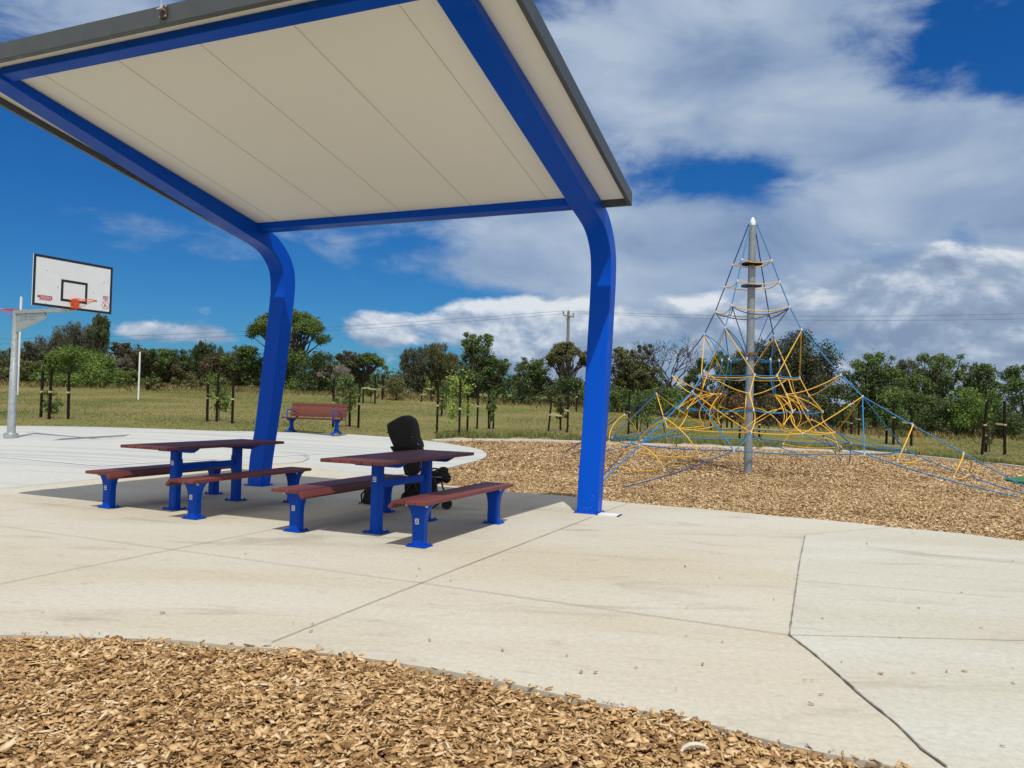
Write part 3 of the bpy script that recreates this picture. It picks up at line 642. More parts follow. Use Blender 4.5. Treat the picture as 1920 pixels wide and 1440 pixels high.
# place the pole on the court behind the board
ptop = AT(38.5, 582, pp.y)
mb = MB(); mb.tube([(pp.x, pp.y, gz), (pp.x, pp.y, gz + 1.62), (pp.x + .0, pp.y, gz + 1.63), (pp.x, pp.y, ptop.z)], [.088, .080, .074, .066], 16); mb.build('pole', galv, hp_, smooth=True)
mb = MB(); mb.tube([(pp.x, pp.y, gz + .005), (pp.x, pp.y, gz + .09), (pp.x, pp.y, gz + .12)], [.15, .15, .10], 16); mb.build('base_collar', galv, hp_, smooth=True)
att = Vector((cen.x, cen.y, 0)) - bn_ * .05; px_ = Vector((pp.x, pp.y, 0)); dr = (att - px_); AL = dr.length; dn = dr.normalized(); sd = Vector((-dn.y, dn.x, 0))
def arm(u, v, t): q = px_ + dn * u + sd * t; return (q.x, q.y, v)
zT = ptop.z
mb = MB(); mb.prism([(-.08, zT), (AL, zT - .02), (AL, zT - .10), (.0, zT - .09)], arm, -.05, .05)
am = mb.build('arm', galv, hp_, bev=.006)
mb = MB(); mb.prism([(.05, zT - .10), (1.12, zT - .10), (1.18, zT - .16), (1.12, zT - .22), (.05, zT - .52)], arm, -.02, .02); gs = mb.build('gusset', galv, hp_, bev=.004)
mb = MB(); x_ = .30
for wd in (.03, .05, .045, .02, .045, .05, .045, .03):
    for zq in (zT - .235, zT - .17): mb.prism([(x_, zq), (x_ + wd, zq), (x_ + wd, zq + .012), (x_, zq + .012)], arm, -.024, -.0205)
    mb.prism([(x_, zT - .235), (x_ + .012, zT - .235), (x_ + .012, zT - .16), (x_, zT - .16)], arm, -.024, -.0205); x_ += .065
mb.prism([(.20, zT - .26), (.285, zT - .26), (.23, zT - .15)], arm, -.024, -.0205); mb.build('lettering', etched, gs)
def bp(u, v, t): q = cen + bx * u + bn_ * t; return (q.x, q.y, cen.z + v)
mb = MB(); mb.prism([(-BW / 2, -BH / 2), (BW / 2, -BH / 2), (BW / 2, BH / 2), (-BW / 2, BH / 2)], bp, 0, .02); bb = mb.build('backboard', white, hp_)
mb = MB(); e_ = .052
def rect(mb, u0, v0, u1, v1, t0=.0205, t1=.023, mi=0): mb.prism([(u0, v0), (u1, v0), (u1, v1), (u0, v1)], bp, t0, t1, mi)
h2, w2 = BH / 2, BW / 2
rect(mb, -w2, -h2, w2, -h2 + e_); rect(mb, -w2, h2 - e_, w2, h2); rect(mb, -w2, -h2 + e_, -w2 + e_, h2 - e_); rect(mb, w2 - e_, -h2 + e_, w2, h2 - e_)
i0, i1, j0, j1 = -.29, .30, -.37, .09
rect(mb, i0, j0, i1, j0 + e_); rect(mb, i0, j1 - e_, i1, j1); rect(mb, i0, j0 + e_, i0 + e_, j1 - e_); rect(mb, i1 - e_, j0 + e_, i1, j1 - e_)
mb.build('border_marking', blackp, bb)
for a, b in ((-.60, .22), (.68, .16), (-.36, -.09), (.44, -.10), (-.60, -.46), (.66, -.46)): mb = MB(); rect(mb, a - .008, b - .008, a + .008, b + .008); mb.build('bolt', greyink, bb)
mb = MB(); x0 = -.78; y0 = -.385                 # blurred red maker's panel
rect(mb, x0, y0 + .03, x0 + .05, y0 + .075); rect(mb, x0 + .05, y0, x0 + .31, y0 + .082)
mb2 = MB(); xx = x0 + .075
for k, ch in enumerate('THLLIII'):
    rect(mb2, xx, y0 + .015, xx + .008, y0 + .067, .0235, .0245)
    if ch in 'TH': rect(mb2, xx - .008, y0 + (.058 if ch == 'T' else .036), xx + .018, y0 + (.067 if ch == 'T' else .046), .0235, .0245)
    if ch == 'L': rect(mb2, xx, y0 + .015, xx + .022, y0 + .024, .0235, .0245)
    xx += .032
lg = mb.build('logo_panel', redink, bb); mb2.build('lettering', white, lg)
mb = MB()
for k in range(7): rect(mb, x0 + .03 + k * .038, y0 - .022, x0 + .055 + k * .038, y0 - .012)
mb.build('small_print', greyink, bb)
mb = MB(); cx_, cy_ = .735, -.34
for k, (a, b) in enumerate(((-.075, .07), (-.065, .06), (-.07, .05), (-.05, .055))): rect(mb, cx_ + a, cy_ + .19 - k * .026, cx_ + b, cy_ + .202 - k * .026)
mb.build('warning_print', redink, bb)
mb = MB(); R_ = .088; K = 28
for k in range(K):
    a, b = 2 * math.pi * k / K, 2 * math.pi * (k + 1) / K
    mb.prism([(cx_ + R_ * math.cos(a), cy_ + R_ * math.sin(a)), (cx_ + (R_ - .009) * math.cos(a), cy_ + (R_ - .009) * math.sin(a)), (cx_ + (R_ - .009) * math.cos(b), cy_ + (R_ - .009) * math.sin(b)), (cx_ + R_ * math.cos(b), cy_ + R_ * math.sin(b))], bp, .0205, .0228)
def bar(a, b, wd):
    d = Vector((b[0] - a[0], b[1] - a[1])).normalized(); nx, ny = -d.y * wd / 2, d.x * wd / 2
    mb.prism([(cx_ + a[0] + nx, cy_ + a[1] + ny), (cx_ + b[0] + nx, cy_ + b[1] + ny), (cx_ + b[0] - nx, cy_ + b[1] - ny), (cx_ + a[0] - nx, cy_ + a[1] - ny)], bp, .0205, .0232)
bar((-.055, .065), (.06, -.062), .009); bar((-.012, .02), (-.035, -.05), .014); bar((-.012, .02), (.02, .045), .008); bar((-.018, .01), (.004, -.04), .010)
mb.build('warning_symbol', redink, bb)
# rim
rc = cen + bn_ * (.02 + .15 + .225); zr = cen.z - .335
mb = MB(); ring = [(rc.x + .225 * math.cos(a), rc.y + .225 * math.sin(a), zr) for a in [2 * math.pi * k / 28 for k in range(29)]]
mb.tube(ring, .010, 6); rm = None
q = cen + bn_ * .03; q2 = cen + bn_ * .17
for s_ in (-.1, .1): mb.tube([tuple((q + bx * s_)[:2]) + (zr - .0,), tuple((rc - bn_ * .2 + bx * s_)[:2]) + (zr,)], .010, 6)
mb.tube([tuple((cen + bn_ * .05)[:2]) + (zr - .2,), tuple((rc + bx * .12 + bn_ * .15)[:2]) + (zr,)], .006, 6); mb.tube([tuple((cen + bn_ * .05)[:2]) + (zr - .2,), tuple((rc - bx * .12 + bn_ * .15)[:2]) + (zr,)], .006, 6)
mb.prism([(-.065, -.335 - .17), (.065, -.335 - .17), (.065, -.335 + .03), (-.065, -.335 + .03)], bp, .024, .11); mb.build('rim', orange, hp_, smooth=False)
# red netball ring on the other side
rc = px_ - dn * .55; zr = ptop.z + .03
mb = MB(); mb.tube([(rc.x + .19 * math.cos(a), rc.y + .19 * math.sin(a), zr) for a in [2 * math.pi * k / 24 for k in range(25)]], .010, 6)
for s_ in (-.07, .07): mb.tube([tuple((px_ + sd * s_)[:2]) + (zr,), tuple((rc + dn * .17 + sd * s_)[:2]) + (zr,)], .010, 6)
mb.tube([tuple((px_)[:2]) + (zr - .25,), tuple((rc + dn * .05)[:2]) + (zr - .01,)], .008, 6); mb.build('netball_ring', redp, hp_)

# ------------------------------------------------------------------ white goal posts, power pole
for k, (xb, yb, xt, yt, lab) in enumerate([(32.5, 740, 39.5, 556, 'tall thin white pole on the grass right behind the basketball pole'), (259.3, 748.5, 262.6, 659.5, 'short thin white pole standing alone on the grass left of the shelter')]):
    p = G(xb, yb); h_ = (yb - yt) / F_PX * p.y
    mb = MB(); mb.tube([(0, 0, -.05), (0, 0, h_)], .055 if k == 0 else .04, 8); mb.build('goal_post', white, loc=p, label=lab, cat='pole', smooth=True)
PPd = 68.; b0 = AT(1062, 750, PPd); gzp = float(hgt(b0.x, PPd)); tz = AT(1063, 584, PPd)
pw = thing('power_pole', 'tall grey timber power pole with crossarm rising behind the treetops', 'power pole', (b0.x, PPd, gzp - .1))
hh = tz.z - gzp + .1
mb = MB(); mb.tube([(0, 0, 0), (0, 0, hh)], [.19, .12], 10); mb.build('pole', timber_pole, pw, smooth=True)
mb = MB(); mb.box((0, -.14, hh - .42), (1.05, .09, .10), RY(.18)); mb.tube([(-.35, -.14, hh - .40), (-.05, -.14, hh - 1.0)], .02, 6); mb.build('crossarm', timber_pole, pw)
for x, dz in ((-.46, -.18), (.42, -.34)):
    mb = MB(); mb.tube([(x, -.14, hh + dz - .16), (x, -.14, hh + dz + .02), (x, -.14, hh + dz + .06), (x, -.14, hh + dz + .22)], [.04, .05, .10, .08], 10); mb.build('insulator', porc, pw, smooth=True)
mb = MB(); mb.tube([(0, 0, hh), (0, 0, hh + .1)], .05, 8); mb.build('pole_cap', porc, pw)
def wire(a, b, sag, lab):
    a = Vector(a); b = Vector(b); pts = [a + (b - a) * (k / 24) - Vector((0, 0, sag * 4 * (k / 24) * (1 - k / 24))) for k in range(25)]
    mb = MB(); mb.tube(pts, .011, 5); mb.build('power_line', wirem, label=lab, cat='cable', group='overhead power lines')
wl = Vector((b0.x - .46, PPd - .14, gzp - .1 + hh + .03)); wr = Vector((b0.x + .42, PPd - .14, gzp - .1 + hh - .12))
wire(AT(-420, 634, 84), wl, 1.0, 'upper thin overhead power line running left from the power pole'); wire(AT(-420, 643, 85), wr, 1.1, 'lower thin overhead power line running left from the power pole')
wire(wl, AT(2500, 563, 50), .75, 'upper thin overhead power line running right from the power pole above the climbing net'); wire(wr, AT(2500, 575, 50.5), .8, 'lower thin overhead power line running right from the power pole above the climbing net')

# ------------------------------------------------------------------ climbing net
NC = Vector((5.19, 16.69, 0)); gN = float(hgt(NC.x, NC.y))
cn = thing('climbing_net', 'tall pyramid climbing net of blue and yellow ropes on a steel pole over bark chips', 'climbing net', (NC.x, NC.y, 0))
Z0 = gN
def pol(az, r, z): a = math.radians(az); return Vector((r * math.sin(a), r * math.cos(a), z))
mb = MB(); mb.tube([(0, 0, Z0 - .1), (0, 0, 2.5), (0, 0, 5.40)], [.090, .086, .076], 20); mb.build('pole', polem, cn, smooth=True)
mb = MB(); mb.tube([(0, 0, 5.40), (0, 0, 5.47), (0, 0, 5.54), (0, 0, 5.58)], [.075, .07, .045, .015], 16); mb.build('pole_cap', clampm, cn, smooth=True)
EA = [-46, -136, 134, 44]
RK = .9
NR = [(.09, 5.44), (.45, 4.58), (.64, 4.10), (.87, 3.55), (1.13, 3.06), (1.95, 2.11), (2.38, 1.68), (3.3, 1.15), (4.15, .68), (5.35, Z0 + .0)]
clamps = []
nodes_n = [0]
def rope(pts, r, mat_, name, sag=0., n=8, cl=True):
    pts = [Vector(p) for p in pts]
    if sag and len(pts) == 2:
        a, b = pts; pts = [a + (b - a) * (k / n) - Vector((0, 0, sag * 4 * (k / n) * (1 - k / n))) for k in range(n + 1)]
    mb = MB(); mb.tube(pts, r * .80, 6); mb.build(name, mat_, cn, smooth=True)
def bow(a, b, c_, n=8): a, b, c_ = Vector(a), Vector(b), Vector(c_); return [(1 - t) ** 2 * a + 2 * t * (1 - t) * c_ + t * t * b for t in [k / n for k in range(n + 1)]]
rr_ = .0125
for j, az in enumerate(EA):
    rope([pol(az, *q) for q in NR], .015, roped if az in (-46, 44) else ropeb, 'corner_rope')
    clamps += [pol(az, *q) for q in NR[1:9]]
adj = [(EA[i], EA[(i + 1) % 4]) for i in range(4)]     # -46,-136 | -136,134 | 134,44 | 44,-46
def midaz(a, b):
    va = pol(a, 1, 0) + pol(b, 1, 0); return math.degrees(math.atan2(va.x, va.y))
for lv, sg_, col in ((1, .05, ropey), (2, .06, ropey), (3, .10, ropey)):
    r_, z_ = NR[lv]
    for a, b in adj:
        m_ = midaz(a, b); rope(bow(pol(a, r_, z_), pol(b, r_, z_), pol(m_, r_ * .62, z_ - sg_ * 2.0)), rr_, col, 'ring_rope')
    if lv < 3:
        mb = MB(); mb.tube([(0, 0, z_ - .06), (0, 0, z_ - .045), (0, 0, z_ - .015), (0, 0, z_)], [.09, .22, .22, .09], 16); mb.build('collar_disc', roped if lv == 2 else stake_m, cn)
r_, z_ = NR[3]
for a, b in adj:
    m_ = midaz(a, b); rope(bow(pol(a, r_ * .97, z_ - .03), pol(b, r_ * .97, z_ - .03), pol(m_, r_ * .45, z_ - .30)), rr_, roped, 'ring_rope')
mb = MB(); mb.tube([(0, 0, 2.55), (0, 0, 2.60)], [.15, .15], 16); mb.build('collar_disc', pmat('rust_band', (.28, .14, .07), .7, .2, .2, 20), cn)
mb = MB(); mb.tube([(0, 0, 1.38), (0, 0, 1.42)], [.13, .13], 16); mb.build('collar_disc', MATS['rust_band'], cn)
AL8 = [(e + s_) for e in EA for s_ in (-1, 1)]
def oc(r, al, z): return {(i, s_): pol(EA[i] + s_ * al, r, z) for i in range(4) for s_ in (-1, 1)}
Pn_ = oc(.60, 20, 2.44); Qn = oc(1.03, 32, 2.08); Rn = oc(1.22, 27, 1.69); Sn = oc(1.50, 30, 1.36); Tn = oc(1.75, 28, .92); On = oc(3.05, 22, .62)
Un = oc(.75, 22.5, 1.69); Xn = oc(.95, 22.5, .98); Pin = oc(.95, 20, 1.40)
E_ = lambda i, k: pol(EA[i], *NR[k])
ring8 = [(0, 1), (3, -1), (3, 1), (2, -1), (2, 1), (1, -1), (1, 1), (0, -1)]
for i in range(4):
    col = pol(EA[i], .11, 2.575)
    rope(bow(E_(i, 3), col, pol(EA[i], .42, 2.95)), rr_, roped if i in (0, 3) else ropeb, 'inner_rope')
    for s_ in (-1, 1):
        k = (i, s_)
        rope(bow(col, Pn_[k], pol(EA[i] + s_ * 10, .30, 2.35)), rr_, ropeb if s_ > 0 else roped, 'inner_rope')
        rope(bow(E_(i, 4), Pn_[k], pol(EA[i] + s_ * 12, .80, 2.85)), rr_, ropeb if i in (0, 1) else roped, 'inner_rope')
        rope([E_(i, 4) - Vector((0, 0, .04)), Qn[k]], .014, ropey, 'climbing_rope')
        rope(bow(Pn_[k], Un[k], pol(EA[i] + s_ * 24, .62, 2.05)), rr_, ropeb, 'inner_rope')
        rope(bow(Qn[k], Rn[k], (Qn[k] + Rn[k]) / 2 * Vector((1, 1, 1)).length / 1.732), .014, ropey, 'climbing_rope')
        rope(bow(E_(i, 5), Rn[k], (E_(i, 5) * .45 + Rn[k] * .55) - Vector((0, 0, .14))), .014, ropey, 'climbing_rope')
        rope(bow(Rn[k], Sn[k], (Rn[k] + Sn[k]) / 2 + Vector((0, 0, .02))), .014, ropey, 'climbing_rope')
        rope(bow(Un[k], Sn[k], (Un[k] * .5 + Sn[k] * .5) + Vector((0, 0, .15))), .014, ropey, 'climbing_rope')
        rope(bow(Sn[k], Tn[k], (Sn[k] + Tn[k]) / 2 - pol(EA[i], .22, 0)), .014, ropey, 'climbing_rope')
        rope(bow(E_(i, 6), Tn[k], (E_(i, 6) * .4 + Tn[k] * .6) - Vector((0, 0, .05))), .014, ropey, 'climbing_rope')
        rope(bow(Un[k], Xn[k], pol(EA[i] + s_ * 22.5, 1.25, 1.30)), .014, ropey, 'climbing_rope')
        rope([E_(i, 6), On[k]], .014, ropeb if i in (1, 2) else roped, 'border_rope')
        rope([On[k], pol(EA[i] + s_ * 3.5, 5.05, Z0)], .014, roped if i == 1 else ropeb, 'border_rope', sag=.05)
        rope([On[k], Tn[k]], rr_, ropeb, 'floor_rope', sag=.04)
        rope([Tn[k], Xn[k]], .013, ropey, 'floor_rope', sag=.04)
        for kk, rr2, zz2 in ((7, 3.32, .50), (8, 4.15, .28)):
            m_ = pol(EA[i] + s_ * (12 if kk == 7 else 7), rr2, zz2)
            if s_ == 1: m2 = pol(EA[i] - (12 if kk == 7 else 7), rr2, zz2); rope(bow(m_, m2, (m_ + m2) / 2 - Vector((0, 0, .12))), .014, ropey, 'climbing_rope')
            rope(bow(E_(i, kk), m_, (E_(i, kk) + m_) / 2 + pol(EA[i] + s_ * 60, .22, .10)), .014, ropey, 'climbing_rope'); clamps.append(m_)
        clamps += [Pn_[k], Qn[k], Rn[k], Sn[k], Tn[k], On[k]]
for a, b in zip(ring8, ring8[1:] + ring8[:1]):
    rope([Qn[a], Qn[b]], .014, ropeb, 'ring_rope', sag=.02); rope([Qn[a] - Vector((0, 0, .03)), Qn[b] - Vector((0, 0, .03))], .012, ropey, 'ring_rope', sag=.03)
    rope([Sn[a], Sn[b]], .014, ropeb, 'ring_rope', sag=.06)
    rope([Tn[a], Tn[b]], .014, ropey, 'floor_rope', sag=.03)
    rope([On[a], On[b]], .014, ropeb, 'border_rope', sag=.04)
    rope(bow(Pin[a], Xn[b], (Pin[a] + Xn[b]) / 2 * 1.15), .013, ropey, 'climbing_rope')
for k in list(Xn)[:8:2]: rope([Xn[k], pol(0, .0, .95)], .012, ropeb, 'floor_rope', sag=.05)
for q in clamps[:96]:
    mb = MB(); mb.tube([q - Vector((0, 0, .028)), q + Vector((0, 0, .028))], .021, 6); mb.build('rope_clamp', clampm, cn)
for i in range(4):
    q = E_(i, 9); mb = MB(); mb.tube([q + Vector((0, 0, .10)) - q.normalized() * .3 * 0, q - Vector((0, 0, .1))], .02, 6); mb.build('ground_anchor', clampm, cn)

# ------------------------------------------------------------------ plants
def leaves(Cn, Rd, n, size, asp=1.9, up=.35, droop=0., shell=.30):
    """n leaf quads spread through ellipsoid clumps; Cn (k,3), Rd (k,3)"""
    Cn = np.asarray(Cn, float); Rd = np.asarray(Rd, float); vol = np.prod(Rd, 1) ** (2 / 3); idx = rs.choice(len(Cn), n, p=vol / vol.sum())
    d = rs.normal(size=(n, 3)); d /= np.linalg.norm(d, axis=1)[:, None]
    rad = rs.uniform(shell, 1, n) ** .8; rad *= 1 + .12 * rs.normal(size=n)
    P = Cn[idx] + d * Rd[idx] * rad[:, None]
    N = d * .8 + rs.normal(size=(n, 3)) * .75; N[:, 2] += up; N /= np.linalg.norm(N, axis=1)[:, None]
    T = np.cross(N, rs.normal(size=(n, 3)))
    if droop: T = T * (1 - droop) + np.array([0, 0, -1.]) * droop + rs.normal(size=(n, 3)) * .15
    T /= np.linalg.norm(T, axis=1)[:, None]; B = np.cross(N, T); B /= np.linalg.norm(B, axis=1)[:, None] + 1e-9
    s_ = size * rs.uniform(.6, 1.4, n); a = T * (s_ * .5)[:, None]; b = B * (s_ * .5 / asp)[:, None]
    V = np.stack([P - a, P + b * .9 - a * .1, P + a, P - b * .9 - a * .1], 1).reshape(-1, 3)
    return V, (np.arange(n)[:, None] * 4 + np.arange(4))
def limb(mb, a, b, r0, r1, r, wig=.12, n=4, sides=6):
    a = Vector(a); b = Vector(b); L_ = (b - a).length; pts = [a]
    for k in range(1, n): pts.append(a + (b - a) * (k / n) + Vector((r.uniform(-1, 1), r.uniform(-1, 1), r.uniform(-.4, .8))) * L_ * wig * .5)
    pts.append(b); mb.tube(pts, [r0 + (r1 - r0) * k / n for k in range(n + 1)], sides, caps=False); return pts
def tree(px, ybase, wpx, ytop, kind, hue, label, seed, dep=None, name='tree', nleaf=None, cat='tree', lean=0., bk=None, ystem=None):
    r = random.Random(seed)
    if dep is None: p = G(px, ybase)
    else:
        q = AT(px, ybase, dep); p = Vector((q.x, dep, float(hgt(q.x, dep))))
    sc = p.y / F_PX; Wd = wpx * sc; top = AT(px, ytop, p.y).z; H_ = top - p.z
    if H_ < .4: print('LOW', label, H_, p.z, top)
    H_ = max(H_, .5); t = thing(name, label, cat, p); cl = []; rd = []
    mb = MB(); bk = bk or bark
    tr = max(.05, .035 * H_)
    if kind in ('bush', 'shrub'):
        k = int(20 + Wd * 7)
        for _ in range(k):
            u = r.uniform(-1, 1); zf_ = r.random() ** .8; lim = math.sqrt(max(0, 1 - (max(zf_ - .35, 0) / .65) ** 2)) * (.82 + .18 * min(1, zf_ * 3))
            R_ = r.uniform(.09, .20) * min(Wd, H_ * 1.3); cl.append((u * lim * (Wd / 2 - R_ * .5), r.uniform(-.4, .4) * Wd, max(R_ * .6, zf_ * (H_ - R_ * .8)))); rd.append((R_, R_, R_ * .8))
        for _ in range(4): limb(mb, (r.uniform(-.1, .1), 0, 0), cl[r.randrange(len(cl))], tr * .5, .02, r)
    elif kind == 'round':
        ys_ = H_ * (.60 if ystem is None else ystem); k = int(30 + Wd * 7)
        for _ in range(k):
            a = r.uniform(0, 2 * math.pi); q = r.random() ** .5; zf_ = math.sqrt(max(0, 1 - q * q)); R_ = r.uniform(.075, .125) * Wd
            cl.append((q * math.cos(a) * (Wd / 2 - R_ * .7), q * math.sin(a) * (Wd / 2 - R_ * .6), ys_ + (H_ - ys_ - R_ * .6) * (zf_ * r.uniform(.7, 1.)))); rd.append((R_, R_, R_ * .62))
    elif kind == 'gum':
        ys_ = H_ * (.35 if ystem is None else ystem); k = int(34 + Wd * 9)
        for _ in range(k):
            u = r.uniform(-1, 1); zf_ = r.random(); lim = (.55 + .45 * math.sin(math.pi * min(1, .15 + zf_ * .8)))
            R_ = r.uniform(.06, .125) * max(Wd, H_ * .6); cl.append((u * lim * (Wd / 2 - R_ * .6) + lean * zf_ * Wd, r.uniform(-.35, .35) * Wd, ys_ + zf_ * (H_ - ys_ - R_ * .7))); rd.append((R_, R_, R_ * .72))
    elif kind == 'cas':
        ys_ = H_ * (.22 if ystem is None else ystem); k = int(34 + Wd * 9)
        for _ in range(k):
            u = r.uniform(-1, 1); zf_ = r.random() ** .9; lim = math.sqrt(max(.05, 1 - abs(zf_ - .45) ** 2 * 2.6))
            R_ = r.uniform(.07, .14) * max(Wd, H_ * .5); cl.append((u * lim * (Wd / 2 - R_ * .6), r.uniform(-.35, .35) * Wd, ys_ + zf_ * (H_ - ys_ - R_))); rd.append((R_ * .85, R_ * .85, R_ * 1.15))
    if kind in ('round', 'gum', 'cas'):
        fork = Vector((r.uniform(-.05, .05) * Wd, 0, H_ * r.uniform(.15, .26))); limb(mb, (0, 0, -.1), fork, tr, tr * .75, r, .05, 3, 8)
        for c_, d_ in zip(cl, rd): limb(mb, fork + Vector((0, 0, r.uniform(-.1, .25) * H_ * .3)), Vector(c_) - Vector((0, 0, d_[2] * .2)), tr * r.uniform(.3, .5), .018, r, .16, 4, 5)
    if kind == 'dead':
        tips = []
        def grow(a, d, L_, rad, lv):
            b = a + d * L_
            if lv >= 4 and b.x < -.1 * Wd and b.z > .5 * H_: tips.append(b)
            limb(mb, a, b, rad, rad * .66, r, .18, 3, 5 if lv < 3 else 3)
            if lv == 6: return
            for _ in range(3 if lv < 3 else (3 if r.random() < .75 else 2)):
                nd = (d + Vector((r.uniform(-1, 1), r.uniform(-1, 1), r.uniform(-.5, .55))) * .85).normalized(); grow(b, nd, L_ * r.uniform(.60, .80), max(rad * .56, .011), lv + 1)
        for dx in (-.5, -.1, .3, .7): grow(Vector((0, 0, 0)), Vector((dx * Wd / H_ * .9, r.uniform(-.3, .3), 1)).normalized(), H_ * .30, tr * .62, 1)
        for b in r.sample(tips, min(18, len(tips))): cl.append(tuple(b)); rd.append((.035 * Wd, .035 * Wd, .03 * Wd))
        mb.build('branches', bk, t)
    else: mb.build('trunk', bk, t)
    if cl:
        if kind in ('gum', 'cas'):
            cl.append((lean * Wd * .5, 0, (H_ + ys_) / 2)); rd.append((Wd * .40, Wd * .30, (H_ - ys_) * .44)); cl.append((0, 0, H_ * .3)); rd.append((Wd * .33, Wd * .25, H_ * .24))
        area = Wd * H_; n = nleaf or int(min(26000, max(2200, area * (720 if kind != 'dead' else 70)))); size = {'cas': .24, 'gum': .135, 'round': .13, 'bush': .14, 'shrub': .11, 'dead': .16}[kind] * (p.y / 50) ** .5
        V, Fq = leaves(cl, rd, n, size, 5.5 if kind == 'cas' else 1.7, .35, .55 if kind == 'cas' else 0.)
        V[:, 2] = np.maximum(V[:, 2], .02)
        link('crown', mesh_np('crown', V, Fq, LF[hue]), t)
    return t
